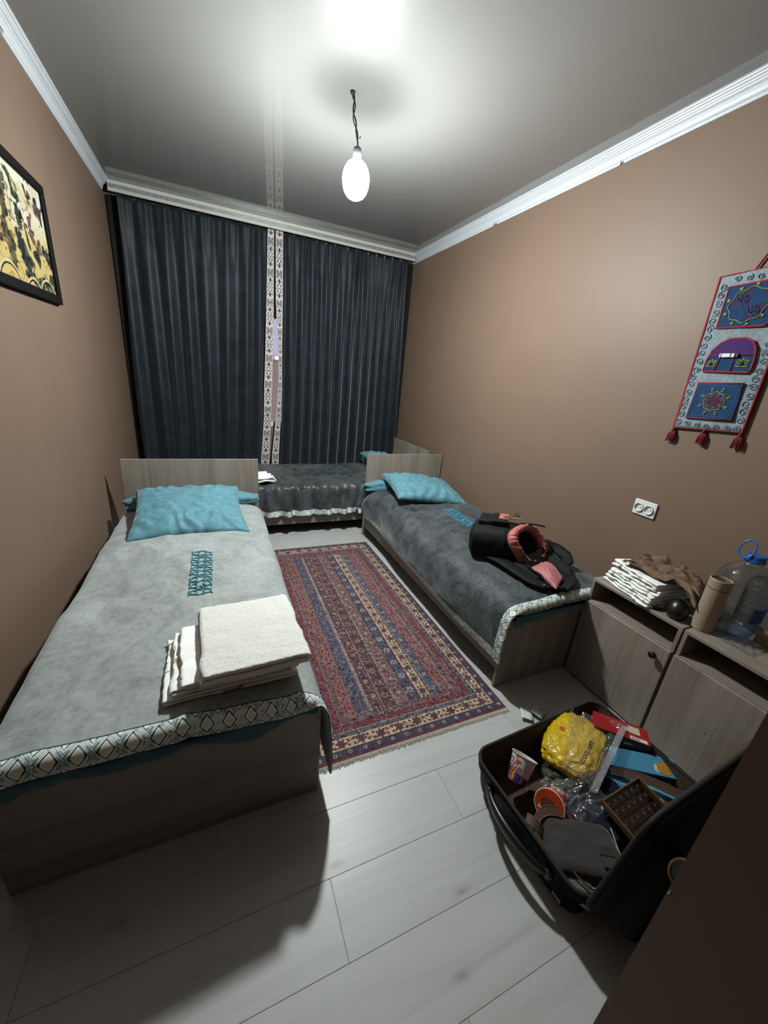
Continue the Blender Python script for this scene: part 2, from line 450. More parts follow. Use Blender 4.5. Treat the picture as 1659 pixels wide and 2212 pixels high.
for ph, rr in ((0, 0.004), (2.6, 0.003)):
    pts = []
    for i in range(26):
        t = i / 25
        x = BX + (1.423 - BX) * t; z = BZ + 0.132 + (H - BZ - 0.132) * t
        a = ph + t * 13
        wob = 0.006 * math.sin(t * math.pi) + (0.010 * max(0, t - 0.72) * 4 * (1 if ph else 0) * math.sin((t - 0.72) / 0.28 * math.pi) if t > 0.72 else 0)
        pts.append((x + wob * math.cos(a) + 0.004 * math.sin(t * 9), BY + wob * math.sin(a), z))
    cd.tube(pts, rr, 6)
cd.tube([(BX - 0.012, BY, BZ + 0.215), (BX - 0.016, BY - 0.004, BZ + 0.232)], 0.0025, 5); cd.tube([(BX + 0.004, BY - 0.006, BZ + 0.165), (BX + 0.012, BY - 0.008, BZ + 0.172)], 0.0025, 5)
cd.done('cord', M['cord'], lamp, smooth=True)
MB().lathe([(0.012, 0), (0.012, -0.006), (0.005, -0.014)], Matrix.Translation((1.423, BY, H)), 12).done('ceiling_grommet', M['cord'], lamp)

# curtain rail with its fascia
M['rail'] = m_plain('ivory_rail_plastic', (220, 220, 210), 0.35, 0.02)
M['foil'] = m_plain('silver_stamped_strip', (170, 176, 178), 0.28, 0.25, 60, 120, 0.9, 0.002, metal=0.3)
cr = empty('curtain_rail', (1.42, 4.30, 2.70), 'white ceiling curtain rail with a silver stamped strip', 'curtain rail')
MB().box(0.045, 2.800, 4.283, 4.296, 2.7035, 2.775, 0.002).box(0.045, 2.80, 4.296, 4.40, 2.762, 2.775, 0.001).done('fascia', M['rail'], cr)
MB().box(0.047, 2.798, 4.280, 4.2835, 2.722, 2.750, 0.001).done('decorative_strip', M['foil'], cr)
MB().box(0.045, 2.800, 4.277, 4.292, 2.698, 2.708, 0.003).done('lip', M['rail'], cr)
# ---------------------------------------------------------------- curtains
M['curtain'] = m_velvet('slate_velvet_curtain', (30, 35, 42), (48, 56, 64), 6, 0.35, 0.5, 0.4, 0.1)
M['lining'] = m_plain('black_gap_shade_sheet', (9, 9, 11), 0.9, 0.1, 10)  # black cloth sheet added behind the velvet for the dark side gaps
M['woven'] = m_paint('woven_ornament_tape', 0.7, 400, 0.15, 0.0005)

def curve_dist(px, py, pts):
    """distance from each (px, py) to a polyline"""
    d = np.full(np.broadcast(px, py).shape, 1e9)
    for (x0, y0), (x1, y1) in zip(pts[:-1], pts[1:]):
        dx, dy = x1 - x0, y1 - y0; L = dx * dx + dy * dy + 1e-12
        t = np.clip(((px - x0) * dx + (py - y0) * dy) / L, 0, 1)
        d = np.minimum(d, np.hypot(px - x0 - t * dx, py - y0 - t * dy))
    return d
def ornament_tape(nu, nv, length, width):
    """grey tape with black scrolls alternating with clusters of rings; returns (nu, nv, 3)"""
    u = np.linspace(-0.5, 0.5, nu)[:, None] * np.ones((1, nv)); v = np.linspace(0, length, nv)[None, :] * np.ones((nu, 1))
    per = 0.255; q = np.mod(v, per) / width; X = u            # units of tape width
    Lq = per / width
    black = np.zeros_like(u, bool)
    # long motif: centre q=1.25, half-length 1.15
    c = q - 1.30
    a = np.abs(c)
    for s in (1, -1):
        lobe = 0.20 * np.abs(np.sin(np.clip(a, 0, 1.0) * math.pi / 1.0 * 1.5))
        black |= (np.abs(X - s * lobe) < 0.045) & (a < 1.0)
        leaf = 0.40 * np.sqrt(np.clip(1 - ((a - 0.75) / 0.48) ** 2, 0, 1))
        black |= (np.abs(X - s * leaf) < 0.022) & (np.abs(a - 0.75) < 0.48)
        black |= np.abs(np.hypot(X - s * 0.33, c) - 0.09) < 0.03
        black |= np.hypot(X - s * 0.27, a - 0.42) < 0.06
        black |= np.hypot(X - s * 0.24, a - 0.9) < 0.05
    black |= (np.abs(X) < 0.13 - 0.30 * np.abs(a - 1.02)) & (np.abs(a - 1.02) < 0.22)
    # rings: centre q=Lq-0.75
    c = q - (Lq - 0.72)
    for gx in (-0.24, 0, 0.24):
        for gy in (-0.42, -0.14, 0.14, 0.42):
            if abs(gx) < 0.1 and abs(gy) > 0.3: continue
            black |= np.abs(np.hypot(X - gx, c - gy) - 0.115) < 0.035
    edge = np.abs(u) > 0.475
    base = np.array(lin((228, 222, 222))); ink = np.array(lin((18, 18, 20)))
    o = np.where((black | edge)[..., None], ink, base)
    return o

def drape(name, xo, xi, folds, y0, ph, label, cat, seed):
    nu, nv = 260, 90
    u = np.linspace(0, 1, nu)[:, None]; z = np.linspace(0.09, 2.699, nv)[None, :]
    k = (2.7 - z) / 2.7                                       # 0 top .. 1 floor
    uu = u + 0.018 * vn(u * 9, k * 1.5, 0, seed) + 0.02 * k * vn(u * 5, k * 2.2, 3, seed)
    x = xo(z) + (xi(z) - xo(z)) * (uu + 0.0)
    prof = np.sin(2 * math.pi * folds * uu + ph + 1.3 * vn(u * 6, k * 0.8, 8, seed))
    fine = np.sin(2 * math.pi * folds * 2.3 * uu + 1.0)
    amp = 0.014 + 0.026 * smooth(0.02, 0.5, k) * (0.7 + 0.5 * vn(u * 7, 1.5, 1, seed))
    y = y0 - amp * prof - 0.006 * (1 - smooth(0.0, 0.18, k)) * fine - 0.012 * vn(u * 4, k * 3, 5, seed) * k
    P = np.stack([x * np.ones_like(y), y, z * np.ones_like(y)], -1)
    return P
zz = [0.0, 0.569, 0.972, 1.33, 1.585, 2.14, 2.70]
def ip(v): return lambda z: np.interp(z, zz, v)
LXI, LBO = ip([1.135, 1.17, 1.203, 1.214, 1.228, 1.25, 1.269]), ip([1.225, 1.258, 1.28, 1.296, 1.305, 1.32, 1.329])
RBI, RXI = ip([1.27, 1.282, 1.328, 1.359, 1.361, 1.337, 1.340]), ip([1.345, 1.36, 1.382, 1.395, 1.398, 1.408, 1.411])
CY = 4.335
lc = empty('velvet_curtain', (0.68, CY, 0.09), 'wider slate velvet curtain hanging behind the bed with the towel stack, folds sweeping sideways', 'curtain', 'slate velvet curtains')
PL = drape('cloth', lambda z: 0.085 + 0 * z, LXI, 7.5, CY, 0.4, '', '', 11)
grid_obj('cloth', PL, M['curtain'], lc, thick=0.003)
rc = empty('velvet_curtain', (2.1, CY, 0.09), 'slate velvet curtain with even upright folds, next to the bed with the backpack', 'curtain', 'slate velvet curtains')
PR = drape('cloth', lambda z: RXI(z), lambda z: np.interp(z, [0, 0.5, 2.7], [2.785, 2.78, 2.752]), 13.0, CY, 2.0, '', '', 23)
grid_obj('cloth', PR, M['curtain'], rc, thick=0.003)
def tape(a, b, par, ph):
    nu, nv = 26, 620
    u = np.linspace(0, 1, nu)[:, None]; z = np.linspace(0.095, 2.698, nv)[None, :]
    x = a(z) + (b(z) - a(z)) * u
    y = CY - 0.020 - 0.006 * np.sin(z * 2.3 + ph) - 0.004 * np.sin(u * math.pi) + 0 * x
    grid_obj('ornament_band', np.stack([x, y, z + 0 * x], -1), M['woven'], par, col=ornament_tape(nu, nv, 2.6, 0.066), thick=0.002)
tape(LXI, LBO, lc, 0); tape(RBI, RXI, rc, 1)
# black sheet added to darken the side gaps, a little wider than the velvet
for par, x0, x1 in ((lc, 0.012, 1.245), (rc, 1.41, 2.822)):
    u = np.linspace(0, 1, 90)[:, None]; z = np.linspace(0.1, 2.70, 6)[None, :]
    x = x0 + (x1 - x0) * u + 0 * z
    grid_obj('gap_shade_sheet', np.stack([x, 4.383 + 0.008 * np.sin(u * 60) + 0 * z, z + 0 * x], -1), M['lining'], par, thick=0.002)

# ---------------------------------------------------------------- beds
M['sheet'] = m_plain('teal_cotton_sheet', (66, 110, 120), 0.85, 0.12, 14, 60, 0.3, 0.003, sheen=0.15)
M['pillow'] = m_plain('teal_pillowcase', (98, 156, 172), 0.8, 0.2, 30, 38, 0.7, 0.006, sheen=0.2)
M['spread_light'] = m_velvet('velour_light_sheen_tone', (148, 155, 153), (190, 197, 195), 5.0, 0.35, 0.8, 1.4, 0.45)  # this bed's lighter nap sheen is put into the base colour
M['spread_dark'] = m_velvet('velour_dark_sheen_tone', (34, 38, 41), (104, 110, 114), 7.5, 0.5, 0.6, 1.1, 0.6)  # darker nap sheen and its streaks are put into the base colour
M['spread_mid'] = m_velvet('graphite_velour', (44, 47, 49), (94, 98, 100), 6, 0.5, 0.36, 0.8, 0.2)
M['band'] = m_paint('woven_diamond_border', 0.75, 350, 0.2, 0.0006)
M['thread'] = m_plain('teal_embroidery_thread', (52, 144, 160), 0.55, 0.1, 80)
M['thread_bright'] = m_plain('bright_blue_embroidery_thread', (70, 158, 188), 0.55, 0.1, 80)
M['screw'] = m_plain('zinc_screw', (170, 165, 155), 0.35, 0.1, metal=0.9)
M['underside'] = m_plain('dark_bed_plinth', (22, 21, 20), 0.8)

def bed_map(kind, x0, y0):
    """bed frame of reference: X across from the wall side, Y from foot to head, Z up"""
    if kind == 'L': return lambda X, Y, Z: (x0 + X, y0 + Y, Z)
    if kind == 'R': return lambda X, Y, Z: (x0 - X, y0 + Y, Z)
    return lambda X, Y, Z: (x0 + Y, y0 - X, Z)
def bx3(mb, fn, X0, X1, Y0, Y1, Z0, Z1, bev=0.002):
    a, b = fn(X0, Y0, Z0), fn(X1, Y1, Z1)
    mb.box(min(a[0], b[0]), max(a[0], b[0]), min(a[1], b[1]), max(a[1], b[1]), Z0, Z1, bev)

def make_bed(fn, wd, ln, hh, fh, label, wood_across, wood_long, screws=False):
    c = fn(wd / 2, ln / 2, 0)
    b = empty('single_bed', (c[0], c[1], 0), label, 'bed', 'single beds')
    t = 0.018
    m = MB(); bx3(m, fn, 0, wd, ln, ln + t, 0, hh); m.done('headboard', M['wood_v'], b)
    m = MB(); bx3(m, fn, 0, wd, 0, t, 0, fh); m.done('footboard', wood_across, b)
    for X in (0.004, wd - 0.022):
        m = MB(); bx3(m, fn, X, X + t, t, ln, 0.105, 0.34); m.done('side_rail', wood_long, b)
    m = MB(); bx3(m, fn, 0.03, wd - 0.03, t, ln, 0.325, 0.345, 0.001); m.done('base_panel', M['underside'], b)
    for Ya in (0.45, ln - 0.47):
        m = MB(); bx3(m, fn, 0.14, wd - 0.14, Ya, Ya + 0.02, 0, 0.325, 0.001); m.done('support_board', M['underside'], b)
    if screws:
        for Z in (0.115, 0.36):
            p = fn(wd - 0.012, 0, Z)
            m = MB(); m.lathe([(0.0055, 0), (0.0055, 0.0015), (0.003, 0.002), (0.0028, 0.0005), (0.0005, 0.0005)], frame((p[0], p[1], p[2]), (1, 0, 0), (0, -1, 0)), 12, cap1=False); m.done('screw', M['screw'], b)
    return b

def make_mattress(fn, wd, ln, z0, z1, label, over=0.02):
    nu, nv = 48, 60
    # closed rounded slab
    th = np.linspace(0, 2 * math.pi, nu, endpoint=False)[:, None]; Y = np.linspace(-over, ln - 0.002, nv)[None, :]
    e = 0.32
    cx = np.sign(np.cos(th)) * np.abs(np.cos(th)) ** e; cz = np.sign(np.sin(th)) * np.abs(np.sin(th)) ** e
    endr = np.minimum(1, np.minimum((Y + over) / 0.02, (ln - Y) / 0.02)) ** 0.5 * 0.05 + 0.95
    X = wd / 2 + (wd / 2 - 0.015) * cx * endr; Z = (z0 + z1) / 2 + (z1 - z0) / 2 * cz * endr
    Z = Z + 0.004 * vn(X * 9, Y * 9, 0, 5) * (cz > 0)
    P = np.stack(np.broadcast_arrays(*fn(X, Y + 0 * X, Z)), -1)
    m = MB(); m.grid(P, closed_u=True)
    for j in (0, -1):
        m.bm.verts.ensure_lookup_table()
        vs = [m.bm.verts[i * nv + (j % nv)] for i in range(nu)]
        m.bm.faces.new(vs)
    c = fn(wd / 2, ln / 2, z0)
    return tag(m.done('mattress', M['sheet'], origin=(c[0], c[1], z0), smooth=True), label, 'mattress', 'mattresses in teal sheets')

def arc_path(pts, rad):
    """polyline with corners rounded; returns function of arc length -> point, and total length"""
    out = [np.array(pts[0], float)]
    for i in range(1, len(pts) - 1):
        a, b, c = [np.array(p, float) for p in pts[i - 1:i + 2]]; r = rad[i - 1]
        u = (a - b) / np.linalg.norm(a - b); v = (c - b) / np.linalg.norm(c - b)
        p, q = b + u * r, b + v * r
        for t in np.linspace(0, 1, 9): out.append((1 - t) ** 2 * p + 2 * t * (1 - t) * b + t * t * q)
    out.append(np.array(pts[-1], float))
    out = np.array(out); s = np.r_[0, np.cumsum(np.linalg.norm(np.diff(out, axis=0), axis=1))]
    return (lambda q: (np.interp(q, s, out[:, 0]), np.interp(q, s, out[:, 1]))), s[-1]

def diamond_band(nu, nv, length, width, period):
    """cream lozenges outlined in black among zigzag stripes; u across the band, v along"""
    u = np.linspace(-0.5, 0.5, nu)[:, None] + np.zeros((1, nv)); v = np.linspace(0, length, nv)[None, :] + np.zeros((nu, 1))
    p = v / period; f = np.abs(p - np.floor(p) - 0.5) * 2             # 0 centre of a lozenge, 1 between
    d = f + np.abs(u) * 2 * 0.95                                       # lozenge distance
    W0, K, C, T, G = [np.array(lin(c)) for c in ((272, 284, 282), (22, 32, 34), (258, 254, 230), (120, 158, 156), (40, 62, 66))]
    o = np.broadcast_to(W0, u.shape + (3,)).copy()
    def put(mask, c): o[mask] = c
    put(d < 0.44, C); put((d > 0.56) & (d < 0.72), K)
    put((d > 0.84) & (d < 0.93), T); put((d > 1.03) & (d < 1.13), K)
    dash = (np.mod(v / period * 8, 1) < 0.6)
    put((d > 1.24) & (d < 1.34), T); put((d > 1.46) & (d < 1.58), G)
    put(np.abs(u) > 0.455, np.array(lin((26, 52, 58))))
    return o

def make_spread(fn, wd, y_foot, y_head, ztop, hang_wall, hang_open, foot_hang, mat, label, seed, bulge=0.0, wr=0.006, flap=0.0, fold_amp=0.0, crown=0.02,
                band_w=0.085, side_band=0.05, period=0.062, nu=170, nv=230, open_x=0.018, foot_kind='roll', foot_z=None, name_group='velour bedspreads', crease=0.0, hslope=0.0):
    secf, SL = arc_path([(0.0, -hang_wall), (0.004, 0.0), (wd - 0.005, 0.0), (wd + open_x, -hang_open)], [0.035, 0.075])
    tL = y_head - y_foot
    lonf, LL = arc_path([(y_foot, -foot_hang), (y_foot, 0.0), (y_head, 0.0)], [0.035]) if foot_hang > 0 else ((lambda q: (y_foot + q, 0 * q)), tL)
    s_edge = SL - hang_open
    def P(s, t):
        s, t = np.broadcast_arrays(np.asarray(s, float), np.asarray(t, float))
        X, Z = secf(s); Yl, dz = lonf(t)
        side = smooth(s_edge - 0.05, s_edge + 0.03, s)                     # 1 on the hanging side
        low = np.clip((s - s_edge) / max(hang_open, 1e-3), 0, 1)
        Y = Yl * (1 - side) + side * (y_foot + (t - foot_hang) * np.where(t < foot_hang, flap, 1.0))
        Y = np.where(side > 0, np.minimum(Y, y_head), Y)
        Z = ztop + Z + dz * (1 - side) + crown * np.sin(np.clip(X / wd, 0, 1) * math.pi) * (1 - side)
        n1 = fbm(X * 3.2, Yl * 3.2, 0, seed, 3) * wr + np.clip(ridge(X * 3 + 0.4 * Yl, Yl * 2.2, 4, seed + 5) - 0.62, 0, 1) * wr * 1.6
        if crease:
            n1 = n1 + crease * np.sin(Yl * 46 + 5 * vn(X * 4, Yl * 3, 1, seed)) * smooth(0.10, 0.35, X / wd * 1.0) * np.clip(0.4 + vn(X * 5, Yl * 4, 2, seed), 0, 1)
        Z = Z + n1 * (1 - side)
        fold = fold_amp * (0.35 + 0.65 * low) * (np.sin(Yl * 34 + 3.2 * vn(Yl * 5, low * 0.7, 0, seed)) * 0.7 + 0.5 * np.sin(Yl * 71 + 2 * vn(Yl * 6, low, 7, seed))) if fold_amp else 0
        Z = Z - side * low * hslope * (1 - np.clip((Yl - y_foot) / (y_head - y_foot), 0, 1) * 2)
        X = X + side * (bulge * np.sin(np.clip(low, 0, 1) * math.pi * 0.85) * (0.7 + 0.5 * vn(Yl * 2.5, 0.3, 0, seed + 2)) + fold + 0.35 * wr * fbm(Yl * 5, low * 2, 2, seed + 9, 3))
        if foot_kind == 'square': pass
        return np.stack(fn(X, Y, Z), -1)
    S = np.r_[np.linspace(0, s_edge, nu * 2 // 3, endpoint=False), np.linspace(s_edge, SL, nu // 3)]
    S = np.unique(S); Tt = np.linspace(0, LL, nv)
    obj = grid_obj('bedspread', P(S[:, None], Tt[None, :]), mat, None, origin=fn(wd / 2, (y_foot + y_head) / 2, ztop - 0.1), thick=0.004)
    tag(obj, label, 'bedspread', name_group)
    def lift(s, t, h):
        e = 0.004
        p = P(s, t); a = P(np.clip(s + e, 0, SL), t) - P(np.clip(s - e, 0, SL), t); b = P(s, np.clip(t + e, 0, LL)) - P(s, np.clip(t - e, 0, LL))
        n = np.cross(a, b); n /= np.linalg.norm(n, axis=-1, keepdims=True) + 1e-9
        cen = np.array(fn(wd / 2, (y_foot + y_head) / 2, ztop - 0.25))
        sg = np.sign(((p - cen) * n).sum(-1, keepdims=True)); 
        return p + n * sg * h
    # woven border along the foot hem and the hanging hem
    bl = SL; q = int(bl / 0.0022)
    sv = np.linspace(0.0, bl, q)[None, :]; tu = np.linspace(0.001, band_w, 30)[:, None]
    grid_obj('woven_border', lift(sv + 0 * tu, tu + 0 * sv, 0.0045), M['band'], obj, col=diamond_band(30, q, bl, band_w, band_w * 1.12 if period is None else period), thick=0.002)
    t0 = band_w * 0.6
    q = int((LL - t0) / 0.0025); tv = np.linspace(t0, LL, q)[None, :]; su = np.linspace(SL - side_band, SL - 0.001, 22)[:, None]
    grid_obj('woven_border', lift(su + 0 * tv, tv + 0 * su, 0.004), M['band'], obj, col=diamond_band(22, q, LL - t0, side_band, side_band * 1.25), thick=0.002)
    return obj, P, lift, SL, LL

def scroll(cx, cy, sx, sy, size):
    """one ram's-horn scroll, as a polyline"""
    pts = []
    for i in range(26):
        t = i / 25; a = -0.5 + t * 5.3; r = size * (1 - 0.80 * t)
        pts.append((cx + sx * (r * math.cos(a) * 0.8), cy + sy * r * math.sin(a)))
    return pts
def embroidery(parent, lift, s_mid, t0, t1, width, n, mat, r=0.0032, flat=True):
    m = MB(); step = (t1 - t0) / n; polys = []
    for k in range(n):
        c = t0 + step * (k + 0.5)
        for sx in (-1, 1):
            for sy in (-1, 1):
                polys.append(scroll(s_mid + sx * width * 0.26, c + sy * step * 0.22, sx, sy, step * 0.27))
                polys.append([(s_mid + sx * width * (0.02 + 0.46 * math.sin(q / 12 * math.pi) ** 0.8), c + sy * step * (0.02 + 0.48 * q / 12)) for q in range(13)])
                polys.append([(s_mid + sx * width * 0.5, c + sy * step * 0.12), (s_mid + sx * width * 0.42, c + sy * step * 0.30), (s_mid + sx * width * 0.52, c + sy * step * 0.47)])
        polys.append([(s_mid + width * 0.13 * math.cos(a * math.pi / 6), c + step * 0.13 * math.sin(a * math.pi / 6)) for a in range(13)])
    for pl in polys:
        pl = np.array(pl); m.tube([tuple(p) for p in lift(pl[:, 0], pl[:, 1], 0.0045)], r, 5)
    m.done('embroidered_motif', mat, parent, smooth=True)

def make_pillow(cx, cy, cz, a, b, h, yaw, tilt, roll, label, seed, sag=0.0):
    n = 61
    u = np.linspace(-1, 1, n)[:, None] + np.zeros((1, n)); v = np.linspace(-1, 1, n)[None, :] + np.zeros((n, 1))
    pin = 0.07
    x = a * u * (1 - pin * (1 - v * v)); y = b * v * (1 - pin * (1 - u * u))
    th = (np.clip(1 - u ** 2, 0, 1) * np.clip(1 - v ** 2, 0, 1)) ** 0.42
    rim = np.abs(np.maximum(np.abs(u), np.abs(v)))
    wr = 0.016 * smooth(0.30, 0.85, rim) * np.sin(np.where(np.abs(u) > np.abs(v), v * 22, u * 20) + 4 * vn(u * 3, v * 3, 1, seed)) * th
    wr2 = 0.008 * fbm(u * 3, v * 3, 2, seed, 3) * th + 0.016 * np.clip(ridge(u * 2.6, v * 2.6, 6, seed) - 0.5, 0, 1) * th
    top = 0.68 * h * th + wr + wr2; bot = -0.32 * h * th
    hem = 0.004
    R = Matrix.Translation((cx, cy, cz)) @ Matrix.Rotation(yaw, 4, 'Z') @ Matrix.Rotation(tilt, 4, 'X') @ Matrix.Rotation(roll, 4, 'Y')
    R = np.array(R)
    def tr(z): return np.stack([x, y, z], -1) @ R[:3, :3].T + R[:3, 3]
    m = MB(); m.grid(tr(top + hem * 0.5)); m.grid(tr(bot - hem * 0.5)[:, ::-1])
    bmesh.ops.remove_doubles(m.bm, verts=m.bm.verts[:], dist=0.0045)
    o = m.done('pillow', M['pillow'], smooth=True)
    return tag(o, label, 'pillow', 'teal pillows')

# --- bed along the wall with the picture
fL = bed_map('L', 0.112, 0.974)
make_bed(fL, 0.903, 2.060, 0.816, 0.415, 'pale oak bed under the framed picture, light grey spread on top', M['wood_x'], M['wood_y'], True)
mL = make_mattress(fL, 0.90, 2.055, 0.346, 0.470, 'teal-sheeted mattress below the light grey bedspread', -0.020)
sL, PLf, liftL, SLs, LLs = make_spread(fL, 0.905, -0.026, 1.912, 0.487, 0.12, 0.36, 0.052, M['spread_light'], 'velour bedspread, lighter sheen coloured in as light grey, with a diamond border along its near edge', 31,
    flap=0.35, band_w=0.074, wr=0.012, crown=0.022, open_x=0.03, bulge=0.01)
embroidery(sL, liftL, 0.12 + 0.503 - 0.005, 0.058 + 0.668, 0.058 + 1.098, 0.094, 4, M['thread'])
make_pillow(0.545, 2.655, 0.555, 0.335, 0.335, 0.14, 0.05, 0.16, 0.0, 'teal pillow leaning on the headboard of the bed with the light grey spread', 3)

# --- bed along the wall with the hanging
fR = bed_map('R', 2.822, 1.183)
make_bed(fR, 0.812, 2.068, 0.816, 0.415, 'pale oak bed along the wall with the sockets, backpack on top', M['wood_v'], M['wood_y'])
mR = make_mattress(fR, 0.805, 2.063, 0.346, 0.470, 'teal-sheeted mattress below the charcoal bedspread', -0.020)
sR, PRf, liftR, SRs, LRs = make_spread(fR, 0.812, -0.020, 1.945, 0.487, 0.08, 0.280, 0.022, M['spread_dark'], 'velour bedspread, darker sheen coloured in as charcoal, with the backpack lying on it', 47,
    flap=0.0, band_w=0.076, side_band=0.050, wr=0.013, crown=0.025, open_x=0.012, bulge=0.05, period=0.064, hslope=0.035)
embroidery(sR, liftR, 0.08 + 0.365, 0.02 + 0.95, 0.02 + 1.33, 0.105, 4, M['thread_bright'])
make_pillow(2.43, 2.90, 0.568, 0.33, 0.29, 0.14, -0.12, 0.10, 0.10, 'teal pillow on the charcoal bedspread, before the backpack bed headboard', 8)

# --- bed across the far end, below the curtains
f3 = bed_map('B', 0.68, 4.262)
make_bed(f3, 0.862, 2.058, 0.816, 0.415, 'pale oak bed standing crosswise under the curtains', M['wood_y'], M['wood_x'])
make_mattress(f3, 0.845, 2.053, 0.346, 0.470, 'teal-sheeted mattress below the wrinkled graphite bedspread', 0.0)
s3, P3f, lift3, S3s, L3s = make_spread(f3, 0.862, 0.02, 1.93, 0.487, 0.06, 0.285, 0.0, M['spread_mid'], 'graphite velour bedspread gathered in folds below the curtains', 63,
    band_w=0.06, side_band=0.052, wr=0.010, crown=0.012, open_x=0.044, fold_amp=0.028, crease=0.014, nu=150, nv=300)
embroidery(s3, lift3, 0.06 + 0.50, 0.85, 1.35, 0.10, 4, m_plain('dark_teal_thread', (36, 74, 84), 0.6))
make_pillow(2.50, 3.86, 0.575, 0.24, 0.33, 0.15, 0.0, 0.0, 0.25, 'teal pillow on the crosswise bed, half hidden behind a headboard', 15)
# teal sheet hems hanging over the two near footboards
def sheet_hem(fn, wd, y, z, drop, label, seed, mat_name='sheet'):
    nu, nv = 120, 8
    u = np.linspace(0.02, wd - 0.02, nu)[:, None]; q = np.linspace(0, 1, nv)[None, :]
    dr = drop * (0.75 + 0.45 * vn(u * 6, 0.2, 0, seed) + 0.12 * vn(u * 25, 0.2, 0, seed)) 
    Y = y - 0.004 - 0.012 * np.sin(q * math.pi) * (0.6 + vn(u * 14, q, 0, seed)) + 0 * u
    Z = z - dr * q
    P = np.stack(np.broadcast_arrays(*fn(u + 0 * q, Y, Z)), -1)
    return grid_obj('sheet_hem', P, M['sheet'], label, thick=0.003)
sheet_hem(fL, 0.903, -0.018, 0.445, 0.062, mL, 5)
sheet_hem(fR, 0.812, -0.020, 0.452, 0.068, mR, 9)
